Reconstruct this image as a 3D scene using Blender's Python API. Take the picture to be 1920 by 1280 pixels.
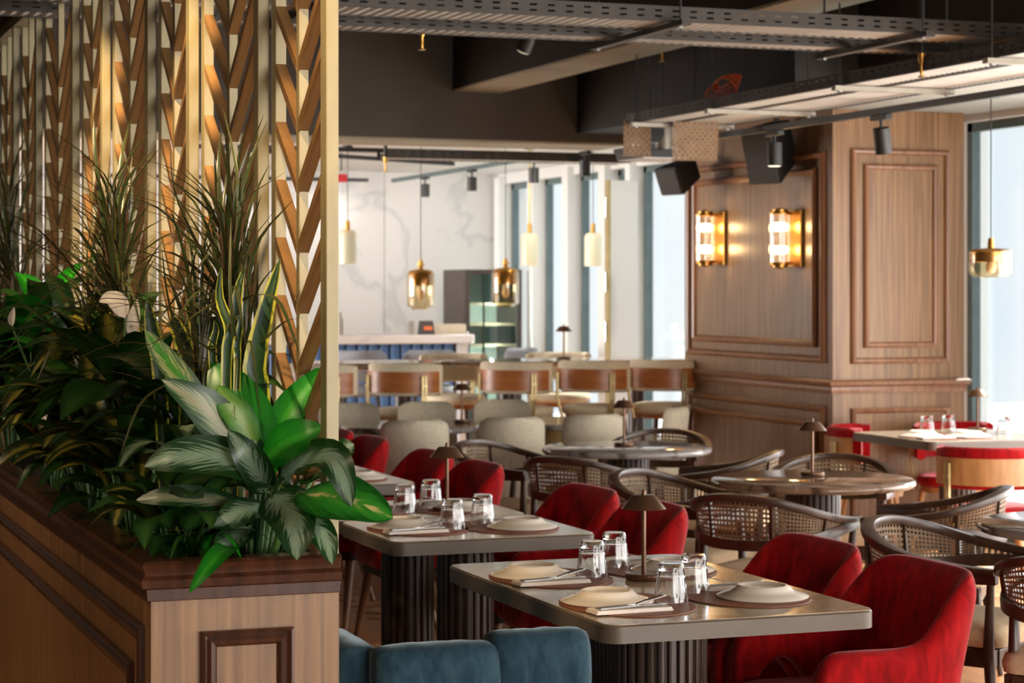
import bpy, math, random
from mathutils import Vector, Matrix, noise

for _o in list(bpy.data.objects):
    bpy.data.objects.remove(_o)
SC = bpy.context.scene
COL = SC.collection
PI = math.pi
random.seed(7)

# ------------------------------------------------------------------ camera
# room axes: X across (towards the window front), Y along the row of tables, Z up
TH = math.atan(1480.0 / 4000.0)
CS, SN = math.cos(TH), math.sin(TH)
EYE, FPX, HOR = 1.55, 4000.0, 540.0
cam_d = bpy.data.cameras.new('camera')
cam = bpy.data.objects.new('camera', cam_d)
COL.objects.link(cam)
cam.location = (0, 0, EYE)
cam.rotation_euler = (PI / 2, 0, -TH)
cam_d.sensor_width = 36
cam_d.lens = FPX / 1920 * 36
cam_d.shift_y = -(640 - HOR) / 1920
cam_d.clip_start = 0.1
cam_d.clip_end = 200
cam_d.dof.use_dof = True
cam_d.dof.focus_distance = 5.0
cam_d.dof.aperture_fstop = 7.5
SC.camera = cam

# ------------------------------------------------------------------ exposure, sky, sun, window daylight
SC.view_settings.view_transform = 'Standard'
SC.view_settings.look = 'None'
SC.view_settings.gamma = 1
SC.view_settings.use_curve_mapping = False
SC.view_settings.exposure = 0.28
SC.cycles.max_bounces = 8
SC.cycles.diffuse_bounces = 3
SC.cycles.glossy_bounces = 3
SC.cycles.transmission_bounces = 8
SC.cycles.transparent_max_bounces = 10
SC.cycles.caustics_reflective = False
SC.cycles.sample_clamp_indirect = 6
SC.cycles.adaptive_threshold = .05

W = bpy.data.worlds.new('sky')
SC.world = W
W.use_nodes = True
nt = W.node_tree
bgn = nt.nodes['Background']
tc = nt.nodes.new('ShaderNodeTexCoord')
mp = nt.nodes.new('ShaderNodeMapping')
mp.inputs['Scale'].default_value = (2, 2, 5)
nz = nt.nodes.new('ShaderNodeTexNoise')
nz.inputs['Scale'].default_value = 1.2
nz.inputs['Detail'].default_value = 3
rp = nt.nodes.new('ShaderNodeValToRGB')
rp.color_ramp.elements[0].position = .3
rp.color_ramp.elements[0].color = (.70, .82, .93, 1)
rp.color_ramp.elements[1].position = .65
rp.color_ramp.elements[1].color = (.93, .95, .97, 1)
nt.links.new(tc.outputs['Generated'], mp.inputs['Vector'])
nt.links.new(mp.outputs['Vector'], nz.inputs['Vector'])
nt.links.new(nz.outputs['Fac'], rp.inputs['Fac'])
nt.links.new(rp.outputs['Color'], bgn.inputs['Color'])
bgn.inputs['Strength'].default_value = 1.1

def light(name, kind, loc, energy, color=(1, 1, 1), **kw):
    d = bpy.data.lights.new(name, kind)
    d.energy = energy
    d.color = color
    o = bpy.data.objects.new(name, d)
    COL.objects.link(o)
    o.location = loc
    rot = kw.pop('rot', None)
    aim = kw.pop('aim', None)
    for k, v in kw.items():
        setattr(d, k, v)
    if rot:
        o.rotation_euler = rot
    if aim:
        o.rotation_euler = (Vector(aim) - Vector(loc)).to_track_quat('-Z', 'Y').to_euler()
    return o

# sun coming through the window front on the right
light('sun', 'SUN', (20, 12, 12), 9.0, (1, .95, .86), angle=math.radians(2.5),
      aim=(20 - 1.0, 12 - .42, 12 - .95))
# daylight entering the tall windows beside and behind the photographer (all out of view)
light('window_daylight', 'AREA', (7.0, 4.6, 1.25), 430, (1, .97, .93), shape='RECTANGLE', size=1.9, size_y=11.0,
      rot=(0, PI / 2, 0))
light('window_daylight', 'AREA', (4.4, -3.2, 1.5), 340, (1, .95, .88), shape='RECTANGLE', size=4.6, size_y=2.2,
      rot=(PI / 2, 0, 0))

# windows in the left wall behind the chevron screen (hidden from here)
light('window_daylight', 'AREA', (-3.1, 16.4, 1.45), 700, (1, .98, .96), shape='RECTANGLE', size=2.3, size_y=5.0,
      rot=(0, -PI / 2, 0))

# ------------------------------------------------------------------ projection helpers (photo pixel -> place in the room)
def PX(x, y, d):
    lat = (x - 960) / FPX * d
    return Vector((lat * CS + d * SN, -lat * SN + d * CS, EYE - (y - HOR) / FPX * d))

def G(x, y, z):
    """point on the horizontal plane z seen at pixel x, y"""
    return PX(x, y, (EYE - z) * FPX / (y - HOR))

def v_at(x, u):
    t = (x - 960) / FPX
    return u * (CS - t * SN) / (SN + t * CS)

def u_at(x, v):
    t = (x - 960) / FPX
    return v * (SN + t * CS) / (CS - t * SN)

def z_at(y, u, v):
    return EYE - (y - HOR) / FPX * (u * SN + v * CS)

# ------------------------------------------------------------------ materials
def srgb(r, g, b):
    f = lambda c: (c / 255 / 12.92) if c / 255 <= .04045 else ((c / 255 + .055) / 1.055) ** 2.4
    return (f(r), f(g), f(b), 1)

def mat(name, col=(.5, .5, .5, 1), rough=.5, metal=0.0, **kw):
    m = bpy.data.materials.new(name)
    m.use_nodes = True
    b = m.node_tree.nodes['Principled BSDF']
    b.inputs['Base Color'].default_value = col
    b.inputs['Roughness'].default_value = rough
    b.inputs['Metallic'].default_value = metal
    for k, v in kw.items():
        b.inputs[k].default_value = v
    return m

def node(m, typ, **kw):
    n = m.node_tree.nodes.new(typ)
    for k, v in kw.items():
        if hasattr(n, k) and k not in n.inputs:
            setattr(n, k, v)
        else:
            n.inputs[k].default_value = v
    return n

def link(m, a, b):
    m.node_tree.links.new(a, b)

def bsdf(m):
    return m.node_tree.nodes['Principled BSDF']

def ramp(m, stops):
    r = m.node_tree.nodes.new('ShaderNodeValToRGB')
    e = r.color_ramp.elements
    while len(e) < len(stops):
        e.new(.5)
    for i, (p, c) in enumerate(stops):
        e[i].position = p
        e[i].color = c
    return r

def noisy(name, stops, scale=(1, 1, 1), nscale=5, detail=4, rough=.5, metal=0, bump=0, coord='Object', distort=0, rnd=0, **kw):
    """principled material whose colour runs through a ramp over stretched noise"""
    m = mat(name, rough=rough, metal=metal, **kw)
    t = node(m, 'ShaderNodeTexCoord')
    mp = node(m, 'ShaderNodeMapping')
    mp.inputs['Scale'].default_value = scale
    n = node(m, 'ShaderNodeTexNoise')
    n.inputs['Scale'].default_value = nscale
    n.inputs['Detail'].default_value = detail
    n.inputs['Distortion'].default_value = distort
    src = t.outputs[coord]
    if rnd:
        oi = node(m, 'ShaderNodeObjectInfo')
        ad = node(m, 'ShaderNodeVectorMath', operation='MULTIPLY_ADD')
        cb = node(m, 'ShaderNodeCombineXYZ')
        for i in range(3):
            link(m, oi.outputs['Random'], cb.inputs[i])
        link(m, cb.outputs[0], ad.inputs[0])
        ad.inputs[1].default_value = (17, 23, 31)
        link(m, src, ad.inputs[2])
        src = ad.outputs[0]
    link(m, src, mp.inputs['Vector'])
    link(m, mp.outputs['Vector'], n.inputs['Vector'])
    r = ramp(m, stops)
    link(m, n.outputs['Fac'], r.inputs['Fac'])
    out = r.outputs['Color']
    if rnd:
        hs = node(m, 'ShaderNodeHueSaturation')
        mr = node(m, 'ShaderNodeMapRange')
        mr.inputs['To Min'].default_value = 1 - rnd
        mr.inputs['To Max'].default_value = 1 + rnd
        link(m, oi.outputs['Random'], mr.inputs['Value'])
        link(m, mr.outputs[0], hs.inputs['Value'])
        link(m, out, hs.inputs['Color'])
        out = hs.outputs['Color']
    link(m, out, bsdf(m).inputs['Base Color'])
    if bump:
        b = node(m, 'ShaderNodeBump')
        b.inputs['Strength'].default_value = bump
        b.inputs['Distance'].default_value = .01
        link(m, n.outputs['Fac'], b.inputs['Height'])
        link(m, b.outputs['Normal'], bsdf(m).inputs['Normal'])
    return m

def wood(name, c0, c1, scale=(26, 26, 1.2), rough=.42, rnd=0, bump=.06):
    return noisy(name, [(.28, c0), (.72, c1)], scale=scale, nscale=1.6, detail=7, rough=rough, bump=bump, distort=.35, rnd=rnd)

def velvet(name, c0, c1, sheen=.6, tint=(1, 1, 1, 1), scale=(14, 14, 4)):
    m = noisy(name, [(.3, c0), (.75, c1)], scale=scale, nscale=1.8, detail=6, rough=.85, bump=.08, distort=.6)
    b = bsdf(m)
    b.inputs['Sheen Weight'].default_value = sheen
    b.inputs['Sheen Roughness'].default_value = .35
    b.inputs['Sheen Tint'].default_value = tint
    b.inputs['Specular IOR Level'].default_value = .15
    return m

MT = {}
MT['walnut'] = wood('walnut_veneer', srgb(102, 70, 43), srgb(154, 115, 76), scale=(34, 34, 1.0))
MT['walnut_panel'] = wood('walnut_panel', srgb(112, 84, 60), srgb(156, 124, 92), rough=.3)
MT['mould'] = wood('dark_moulding', srgb(46, 23, 14), srgb(80, 45, 27), rough=.3)
MT['mould_mid'] = wood('mid_moulding', srgb(110, 70, 44), srgb(150, 104, 70), rough=.35)
MT['floor'] = wood('oak_floor', srgb(150, 98, 56), srgb(196, 142, 92), scale=(6, 1.2, 6), rough=.35, rnd=.16)
MT['beige_metal'] = noisy('champagne_paint', [(.3, srgb(140, 128, 95)), (.7, srgb(152, 140, 106))], scale=(4, 4, 2), rough=.42, metal=.2)
MT['slat'] = wood('bronze_slat', srgb(104, 74, 42), srgb(146, 106, 62), scale=(30, 3, 3), rough=.4)
MT['dark_ceiling'] = noisy('dark_plaster', [(.3, srgb(74, 65, 57)), (.7, srgb(92, 82, 72))], nscale=1.5, rough=.8, bump=.15)
MT['black_ceiling'] = noisy('black_paint', [(.3, srgb(30, 26, 23)), (.7, srgb(40, 36, 32))], nscale=2, rough=.85)
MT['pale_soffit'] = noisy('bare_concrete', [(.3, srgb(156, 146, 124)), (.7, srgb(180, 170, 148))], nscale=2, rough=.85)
MT['white_ceiling'] = noisy('white_ceiling', [(.3, srgb(216, 214, 208)), (.7, srgb(226, 224, 218))], nscale=1, rough=.8)
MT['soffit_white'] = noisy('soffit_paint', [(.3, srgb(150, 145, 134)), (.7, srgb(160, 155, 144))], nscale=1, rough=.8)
MT['white_wall'] = noisy('white_wall', [(.3, srgb(222, 222, 220)), (.7, srgb(232, 232, 230))], nscale=1, rough=.7)
MT['greige_wall'] = noisy('greige_wall', [(.3, srgb(120, 110, 98)), (.7, srgb(134, 124, 110))], nscale=1, rough=.8)
MT['black_metal'] = noisy('black_metal', [(.3, srgb(32, 30, 29)), (.7, srgb(42, 39, 37))], nscale=20, rough=.45)
MT['tray_metal'] = noisy('grey_painted_tray', [(.3, srgb(52, 46, 41)), (.7, srgb(64, 57, 51))], nscale=10, rough=.5, metal=.2)
MT['tray_sheet'] = noisy('galvanised_sheet', [(.3, srgb(176, 170, 160)), (.7, srgb(196, 190, 180))], nscale=6, rough=.55, metal=.1)
MT['strut'] = noisy('zinc_strut', [(.3, srgb(150, 142, 130)), (.7, srgb(172, 164, 150))], nscale=8, rough=.45, metal=.4)
MT['frame_grey'] = noisy('window_frame_grey', [(.3, srgb(84, 100, 102)), (.7, srgb(98, 114, 116))], nscale=8, rough=.4, metal=.2)
MT['brass'] = noisy('aged_brass', [(.3, srgb(170, 122, 56)), (.7, srgb(196, 150, 78))], nscale=8, rough=.28, metal=.9)
MT['pale_brass'] = noisy('satin_brass', [(.3, srgb(176, 154, 104)), (.7, srgb(196, 176, 126))], nscale=8, rough=.4, metal=.5)
MT['bronze'] = noisy('dark_bronze', [(.3, srgb(96, 68, 50)), (.7, srgb(114, 82, 60))], nscale=15, rough=.33, metal=.6)
MT['reed'] = noisy('dark_fluting', [(.3, srgb(58, 44, 38)), (.7, srgb(72, 56, 48))], scale=(8, 8, 1), nscale=6, rough=.38)
MT['table_edge'] = noisy('taupe_lacquer', [(.3, srgb(86, 75, 64)), (.7, srgb(98, 86, 74))], nscale=5, rough=.4)
MT['red'] = velvet('red_velvet', srgb(118, 4, 8), srgb(178, 14, 18), sheen=.5, tint=(1, .5, .52, 1), scale=(22, 22, 5))
MT['blue'] = velvet('blue_velvet', srgb(22, 46, 60), srgb(52, 78, 90), sheen=.35, tint=(.8, .95, 1, 1), scale=(16, 16, 6))
MT['beige_fabric'] = noisy('greige_boucle', [(.3, srgb(168, 158, 138)), (.7, srgb(188, 178, 158))], nscale=60, rough=.9, bump=.1)
MT['sand_fabric'] = noisy('sand_fabric', [(.3, srgb(200, 172, 138)), (.7, srgb(216, 190, 156))], nscale=60, rough=.9, bump=.1)
MT['cream_fabric'] = noisy('cream_fabric', [(.3, srgb(206, 190, 162)), (.7, srgb(222, 208, 182))], nscale=60, rough=.9, bump=.1)
MT['grey_fabric'] = noisy('blue_grey_fabric', [(.3, srgb(128, 132, 140)), (.7, srgb(148, 152, 160))], nscale=60, rough=.9, bump=.1)
MT['chair_wood'] = wood('espresso_wood', srgb(46, 30, 21), srgb(76, 51, 36), scale=(12, 12, 4), rough=.32)
MT['leg_wood'] = wood('walnut_leg', srgb(96, 60, 38), srgb(134, 90, 58), scale=(20, 20, 3), rough=.4)
MT['stool_wood'] = wood('caramel_wood', srgb(142, 80, 38), srgb(182, 112, 58), scale=(3, 3, 14), rough=.35)
MT['oak_wood'] = wood('oak_back', srgb(160, 112, 66), srgb(196, 148, 98), scale=(14, 14, 3), rough=.4)
MT['cane'] = noisy('dark_cane', [(.3, srgb(110, 88, 66)), (.7, srgb(140, 114, 86))], nscale=30, rough=.6)
MT['plate'] = mat('cream_porcelain', srgb(230, 219, 206), .12)
MT['mat'] = noisy('brown_leather_mat', [(.3, srgb(128, 74, 54)), (.7, srgb(142, 86, 64))], nscale=40, rough=.5, bump=.05)
MT['napkin'] = noisy('cream_napkin', [(.3, srgb(228, 214, 202)), (.7, srgb(238, 226, 214))], nscale=50, rough=.85, bump=.05)
MT['steel'] = mat('polished_steel', (.42, .41, .40, 1), .2, 1.0)
MT['black'] = noisy('black_speaker', [(.3, srgb(24, 23, 23)), (.7, srgb(34, 32, 32))], nscale=30, rough=.6)
MT['speaker_grille'] = noisy('speaker_grille', [(.3, srgb(64, 60, 57)), (.7, srgb(78, 73, 70))], nscale=90, rough=.7)
MT['perf'] = noisy('brown_perforated', [(.3, srgb(138, 110, 84)), (.7, srgb(158, 130, 102))], nscale=20, rough=.6)
MT['orange'] = mat('orange_cable', srgb(224, 84, 20), .45)
MT['soil'] = noisy('dark_soil', [(.3, srgb(22, 18, 12)), (.7, srgb(44, 36, 24))], nscale=30, rough=.95, bump=.5)
MT['blue_lacquer'] = noisy('blue_lacquer', [(.3, srgb(70, 106, 158)), (.7, srgb(84, 122, 174))], nscale=4, rough=.4)
MT['shelf_wood'] = wood('pale_shelf', srgb(196, 166, 134), srgb(222, 194, 162), scale=(4, 20, 20))
MT['red_sign'] = mat('red_plastic', srgb(220, 24, 40), .4)
MT['box_cream'] = noisy('cream_card', [(.3, srgb(188, 174, 150)), (.7, srgb(202, 188, 166))], nscale=10, rough=.8)
MT['concrete_far'] = noisy('far_facade', [(.3, srgb(214, 220, 222)), (.7, srgb(236, 240, 242))], nscale=.3, rough=.9)
MT['far_glass'] = noisy('far_windows', [(.3, srgb(190, 200, 206)), (.7, srgb(206, 214, 220))], nscale=.5, rough=.3)
MT['fridge_side'] = noisy('dark_steel_side', [(.3, srgb(56, 46, 42)), (.7, srgb(66, 56, 50))], nscale=6, rough=.45)
MT['fridge_in'] = mat('fridge_lining', srgb(206, 220, 212), .5)

def emit(name, col, strength):
    m = bpy.data.materials.new(name)
    m.use_nodes = True
    n = m.node_tree.nodes
    e = n.new('ShaderNodeEmission')
    e.inputs['Color'].default_value = col
    e.inputs['Strength'].default_value = strength
    m.node_tree.links.new(e.outputs[0], n['Material Output'].inputs['Surface'])
    return m
MT['bulb'] = emit('warm_bulb', (1, .70, .36, 1), 42)
MT['led'] = emit('spot_lens', (1, .85, .6, 1), 3)
MT['display'] = emit('orange_display', (1, .22, .08, 1), .8)

def glassy(name, tint=(1, 1, 1, 1), refl=.08, rough=.02):
    """thin pane: clear through, a little mirror on top"""
    m = bpy.data.materials.new(name)
    m.use_nodes = True
    n = m.node_tree.nodes
    l = m.node_tree.links
    t = n.new('ShaderNodeBsdfTransparent')
    t.inputs['Color'].default_value = tint
    g = n.new('ShaderNodeBsdfGlossy')
    g.inputs['Roughness'].default_value = rough
    fr = n.new('ShaderNodeLayerWeight')
    fr.inputs['Blend'].default_value = .25
    mr = n.new('ShaderNodeMapRange')
    mr.inputs['To Min'].default_value = refl
    mr.inputs['To Max'].default_value = min(1, refl * 5 + .25)
    mx = n.new('ShaderNodeMixShader')
    l.new(fr.outputs['Facing'], mr.inputs['Value'])
    l.new(mr.outputs[0], mx.inputs[0])
    l.new(t.outputs[0], mx.inputs[1])
    l.new(g.outputs[0], mx.inputs[2])
    l.new(mx.outputs[0], n['Material Output'].inputs['Surface'])
    return m
MT['pane'] = glassy('window_pane', (.96, .98, .98, 1), .03)
MT['fridge_glass'] = glassy('fridge_pane', (.80, .90, .86, 1), .06)
MT['amber_glass'] = glassy('smoked_amber_glass', (.95, .90, .78, 1), .05)
MT['rib_glass'] = glassy('ribbed_glass', (1, .94, .86, 1), .08, .1)
MT['tumbler'] = mat('tumbler_glass', (1, 1, 1, 1), .01, 0, **{'Transmission Weight': 1.0, 'IOR': 1.45})
MT['opal'] = mat('opal_glass', srgb(236, 216, 188), .35, 0, **{'Subsurface Weight': .4})

# stone tops
def stone(name, base, vein, light_, nscale=3.0, rough=.1):
    m = mat(name, rough=rough, **{'Specular IOR Level': .6})
    t = node(m, 'ShaderNodeTexCoord')
    n1 = node(m, 'ShaderNodeTexNoise')
    n1.inputs['Scale'].default_value = nscale
    n1.inputs['Detail'].default_value = 8
    n1.inputs['Distortion'].default_value = 1.6
    link(m, t.outputs['Object'], n1.inputs['Vector'])
    r = ramp(m, [(.36, vein), (.47, base), (.6, base), (.72, light_)])
    link(m, n1.outputs['Fac'], r.inputs['Fac'])
    link(m, r.outputs['Color'], bsdf(m).inputs['Base Color'])
    return m
MT['brown_marble'] = stone('brown_marble', srgb(134, 108, 88), srgb(74, 52, 40), srgb(200, 172, 140), 5, .07)
MT['grey_marble'] = stone('grey_marble', srgb(146, 140, 138), srgb(92, 80, 74), srgb(190, 182, 176), 5, .05)  # base lightened to stand in for window reflections on the middle table
MT['white_marble'] = mat('white_marble', rough=.22)
def _veins(m):
    t = node(m, 'ShaderNodeTexCoord')
    n1 = node(m, 'ShaderNodeTexNoise')
    n1.inputs['Scale'].default_value = .75
    n1.inputs['Detail'].default_value = 6
    n1.inputs['Distortion'].default_value = .9
    link(m, t.outputs['Object'], n1.inputs['Vector'])
    r = ramp(m, [(.0, srgb(206, 204, 202)), (.465, srgb(208, 206, 203)), (.5, srgb(190, 190, 190)), (.53, srgb(210, 208, 205)), (1, srgb(212, 210, 207))])
    link(m, n1.outputs['Fac'], r.inputs['Fac'])
    link(m, r.outputs['Color'], bsdf(m).inputs['Base Color'])
_veins(MT['white_marble'])
MT['bar_marble'] = stone('bar_marble', srgb(232, 224, 220), srgb(206, 196, 192), srgb(240, 236, 232), 2, .2)
MT['stone_laminate'] = stone('grey_table_surface', srgb(160, 144, 122), srgb(124, 106, 84), srgb(184, 168, 146), 2.5, .18)

# ------------------------------------------------------------------ mesh helpers
class MB:
    """collects shapes; build() links them as ONE mesh object"""
    def __init__(self):
        self.v, self.f, self.uv = [], [], None

    def add(self, vs, fs):
        k = len(self.v)
        self.v += [tuple(p) for p in vs]
        self.f += [tuple(i + k for i in f) for f in fs]
        return self

    def box(self, x0, x1, y0, y1, z0, z1):
        return self.add([(x0, y0, z0), (x1, y0, z0), (x1, y1, z0), (x0, y1, z0), (x0, y0, z1), (x1, y0, z1), (x1, y1, z1), (x0, y1, z1)],
                        [(0, 3, 2, 1), (4, 5, 6, 7), (0, 1, 5, 4), (1, 2, 6, 5), (2, 3, 7, 6), (3, 0, 4, 7)])

    def bar(self, p, q, w, h, up=(0, 0, 1)):
        """rectangular bar from p to q; w sideways, h along up"""
        p, q = Vector(p), Vector(q)
        t = (q - p).normalized()
        s = t.cross(Vector(up)).normalized()
        n = s.cross(t)
        vs = []
        for c in (p, q):
            for a, b in ((-1, -1), (1, -1), (1, 1), (-1, 1)):
                vs.append(c + s * a * w / 2 + n * b * h / 2)
        return self.add(vs, [(0, 1, 2, 3), (7, 6, 5, 4), (0, 4, 5, 1), (1, 5, 6, 2), (2, 6, 7, 3), (3, 7, 4, 0)])

    def cyl(self, p, q, r0, r1=None, n=12, caps=True):
        r1 = r0 if r1 is None else r1
        p, q = Vector(p), Vector(q)
        t = (q - p).normalized()
        s = t.orthogonal().normalized()
        b = t.cross(s)
        vs = []
        for c, r in ((p, r0), (q, r1)):
            for i in range(n):
                a = 2 * PI * i / n
                vs.append(c + (s * math.cos(a) + b * math.sin(a)) * r)
        fs = [(i, (i + 1) % n, n + (i + 1) % n, n + i) for i in range(n)]
        if caps:
            fs += [tuple(reversed(range(n))), tuple(range(n, 2 * n))]
        return self.add(vs, fs)

    def lathe(self, prof, n=24, c=(0, 0, 0), flute=0, nfl=0, close=False, el=(1, 1)):
        vs, fs = [], []
        m = len(prof)
        for j, (r, z) in enumerate(prof):
            for i in range(n):
                a = 2 * PI * i / n
                rr = r * (1 + flute * math.cos(nfl * a)) if flute else r
                vs.append((c[0] + rr * math.cos(a) * el[0], c[1] + rr * math.sin(a) * el[1], c[2] + z))
        for j in range(m - 1 if not close else m):
            jn = (j + 1) % m
            for i in range(n):
                fs.append((j * n + i, j * n + (i + 1) % n, jn * n + (i + 1) % n, jn * n + i))
        if not close:
            if prof[0][0] > 1e-5:
                fs.append(tuple(reversed(range(n))))
            if prof[-1][0] > 1e-5:
                fs.append(tuple(range((m - 1) * n, m * n)))
        return self.add(vs, fs)

    def sweep(self, path, sec, up=(0, 0, 1), closed=False, scale=None, cap=True, ups=None):
        """section points (a sideways, b up) carried along the path"""
        path = [Vector(p) for p in path]
        n, m = len(path), len(sec)
        vs, fs = [], []
        for i in range(n):
            if closed:
                t = path[(i + 1) % n] - path[i - 1]
            else:
                t = path[min(i + 1, n - 1)] - path[max(i - 1, 0)]
            t.normalize()
            u0 = Vector(ups[i] if ups else up)
            s = t.cross(u0).normalized()
            b = s.cross(t)
            k = scale[i] if scale else 1
            for a, c in sec:
                vs.append(path[i] + s * a * k + b * c * k)
        for i in range(n if closed else n - 1):
            j = (i + 1) % n
            for q in range(m):
                r = (q + 1) % m
                fs.append((i * m + q, j * m + q, j * m + r, i * m + r))
        if not closed and cap:
            fs += [tuple(range(m)), tuple(reversed(range((n - 1) * m, n * m)))]
        return self.add(vs, fs)

    def prism(self, pts, z0, z1):
        n = len(pts)
        return self.add([(x, y, z0) for x, y in pts] + [(x, y, z1) for x, y in pts],
                        [tuple(reversed(range(n))), tuple(range(n, 2 * n))] + [(i, (i + 1) % n, n + (i + 1) % n, n + i) for i in range(n)])

    def grid(self, rows, closed_u=False):
        m, n = len(rows), len(rows[0])
        fs = []
        for j in range(m - 1):
            for i in range(n if closed_u else n - 1):
                k = (i + 1) % n
                fs.append((j * n + i, j * n + k, (j + 1) * n + k, (j + 1) * n + i))
        return self.add([p for r in rows for p in r], fs)

    def mesh(self, name, material, smooth=None):
        me = bpy.data.meshes.new(name)
        me.from_pydata(self.v, [], self.f)
        if self.uv:
            lay = me.uv_layers.new(name='UVMap')
            for lp in me.loops:
                lay.data[lp.index].uv = self.uv[lp.vertex_index]
        me.materials.append(MT[material] if isinstance(material, str) else material)
        if smooth is not None:
            me.polygons.foreach_set('use_smooth', [True] * len(me.polygons))
            if smooth < 179:
                me.set_sharp_from_angle(angle=math.radians(smooth))
        me.update()
        return me

    def build(self, name, material, parent=None, smooth=None, loc=None, rotz=0, sub=0, bevel=0, fix=True):
        me = self.mesh(name, material, smooth)
        if fix:
            import bmesh
            bm = bmesh.new()
            bm.from_mesh(me)
            bmesh.ops.recalc_face_normals(bm, faces=bm.faces)
            bm.to_mesh(me)
            bm.free()
            if smooth is not None and smooth < 179:
                me.set_sharp_from_angle(angle=math.radians(smooth))
        return link_obj(name, me, parent, loc, rotz, sub, bevel)

def link_obj(name, me, parent=None, loc=None, rotz=0, sub=0, bevel=0):
    o = bpy.data.objects.new(name, me)
    COL.objects.link(o)
    if loc is not None:
        o.location = loc
    if rotz:
        o.rotation_euler = (0, 0, rotz)
    if parent is not None:
        o.parent = parent
    if bevel:
        b = o.modifiers.new('edge', 'BEVEL')
        b.width = bevel
        b.segments = 2
        b.limit_method = 'ANGLE'
    if sub:
        s = o.modifiers.new('smooth', 'SUBSURF')
        s.levels = sub
        s.render_levels = sub
    return o

def empty(name, loc=(0, 0, 0), rotz=0):
    o = bpy.data.objects.new(name, None)
    COL.objects.link(o)
    o.location = loc
    o.rotation_euler = (0, 0, rotz)
    o.empty_display_size = .05
    return o

def tag(o, label=None, cat=None, group=None, kind=None):
    if label:
        o['label'] = label
    if cat:
        o['category'] = cat
    if group:
        o['group'] = group
    if kind:
        o['kind'] = kind
    return o

def dup(root, loc, rotz=0, label=None, group=None):
    def cp(o, parent):
        c = o.copy()
        COL.objects.link(c)
        if parent is not None:
            c.parent = parent
        for ch in o.children:
            cp(ch, c)
        return c
    r = cp(root, None)
    r.location = loc
    r.rotation_euler = (0, 0, rotz)
    if label:
        r['label'] = label
    if group:
        r['group'] = group
    return r

def circ(r, n, c=(0, 0), a0=0, a1=2 * PI):
    return [(c[0] + r * math.cos(a0 + (a1 - a0) * i / n), c[1] + r * math.sin(a0 + (a1 - a0) * i / n)) for i in range(n)]

def rrect(x0, x1, y0, y1, r, n=6):
    pts = []
    for cx, cy, a in ((x1 - r, y1 - r, 0), (x0 + r, y1 - r, PI / 2), (x0 + r, y0 + r, PI), (x1 - r, y0 + r, 1.5 * PI)):
        for i in range(n + 1):
            t = a + PI / 2 * i / n
            pts.append((cx + r * math.cos(t), cy + r * math.sin(t)))
    return pts

def frame_on(mb, o, a, b, n, w, h, prof):
    """mitred picture-frame moulding: corner o, axes a (width w) and b (height h), normal n.
    prof: (inset, height) pairs running from outer edge to inner edge"""
    o, a, b, n = Vector(o), Vector(a), Vector(b), Vector(n)
    rows = []
    for ins, hh in prof:
        rows.append([o + a * ins + b * ins + n * hh, o + a * (w - ins) + b * ins + n * hh,
                     o + a * (w - ins) + b * (h - ins) + n * hh, o + a * ins + b * (h - ins) + n * hh])
    vs = [p for r in rows for p in r]
    fs = []
    for j in range(len(rows) - 1):
        for i in range(4):
            k = (i + 1) % 4
            fs.append((j * 4 + i, j * 4 + k, (j + 1) * 4 + k, (j + 1) * 4 + i))
    return mb.add(vs, fs)

def oval_sec(a, b, n=10):
    return [(a * math.cos(2 * PI * i / n), b * math.sin(2 * PI * i / n)) for i in range(n)]

def spline(pts, n):
    """Catmull-Rom through the points"""
    pts = [Vector(p) for p in pts]
    P = [pts[0] * 2 - pts[1]] + pts + [pts[-1] * 2 - pts[-2]]
    out = []
    m = len(pts) - 1
    for i in range(n + 1):
        s = i / n * m
        k = min(int(s), m - 1)
        t = s - k
        a, b, c, d = P[k], P[k + 1], P[k + 2], P[k + 3]
        out.append(.5 * ((2 * b) + (c - a) * t + (2 * a - 5 * b + 4 * c - d) * t * t + (3 * b - a - 3 * c + d) * t ** 3))
    return out

def sstep(a, b, x):
    t = max(0, min(1, (x - a) / (b - a)))
    return t * t * (3 - 2 * t)

# ------------------------------------------------------------------ the room
ZC = 3.45          # slab overhead
ZB = 2.66          # white ceiling at the back
UF = 7.1           # window front
VB = 19.6          # marble wall at the back
U0 = -3.2          # wall on the left, out of view
V0 = -3.5          # wall behind the photographer, out of view

fl = MB().box(U0, UF + .3, V0, VB + .2, -.12, 0).build('floor', 'floor')
tag(fl, kind='structure')
# herringbone planks, built where the floor shows between the tables
PLW, PLL = .15, .75
plank_me = MB()
plank_me.prism(rrect(0, PLL - .004, 0, PLW - .004, .002, 1), .0005, .006)
plank_me = plank_me.mesh('plank', 'floor')
cnt = 0
c45 = math.cos(PI / 4)
for r in range(-60, 60):
    for k in range(-40, 40):
        for typ in (0, 1):
            # herringbone lattice (L = 5W), then turned 45 degrees
            bx = (k * 2 * PLL) / 1 * .5 + r * PLW
            by = -(k * 2 * PLL) * .5 + r * PLW
            if typ == 0:
                x, y, ang = bx, by, 0
                mx, my = x + PLL / 2, y + PLW / 2
            else:
                x, y, ang = bx + PLW, by + PLW - PLL - PLW + PLL * 0, PI / 2
                x, y = bx + PLW, by - PLL + PLW * 0
                mx, my = x - PLW / 2, y + PLL / 2
            wx, wy = (mx - my) * c45 + 4.0, (mx + my) * c45 + 9.3
            if 2.0 < wx < 6.0 and 7.2 < wy < 12.6 and cnt < 296:
                if wx < 3.3 and wy < 8.0 or wx > 4.9 and wy > 11.0:
                    continue
                o = link_obj('plank', plank_me, fl)
                o.location = ((x - y) * c45 + 4.0, (x + y) * c45 + 9.3, 0)
                o.rotation_euler = (0, 0, PI / 4 + ang)
                cnt += 1

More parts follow.
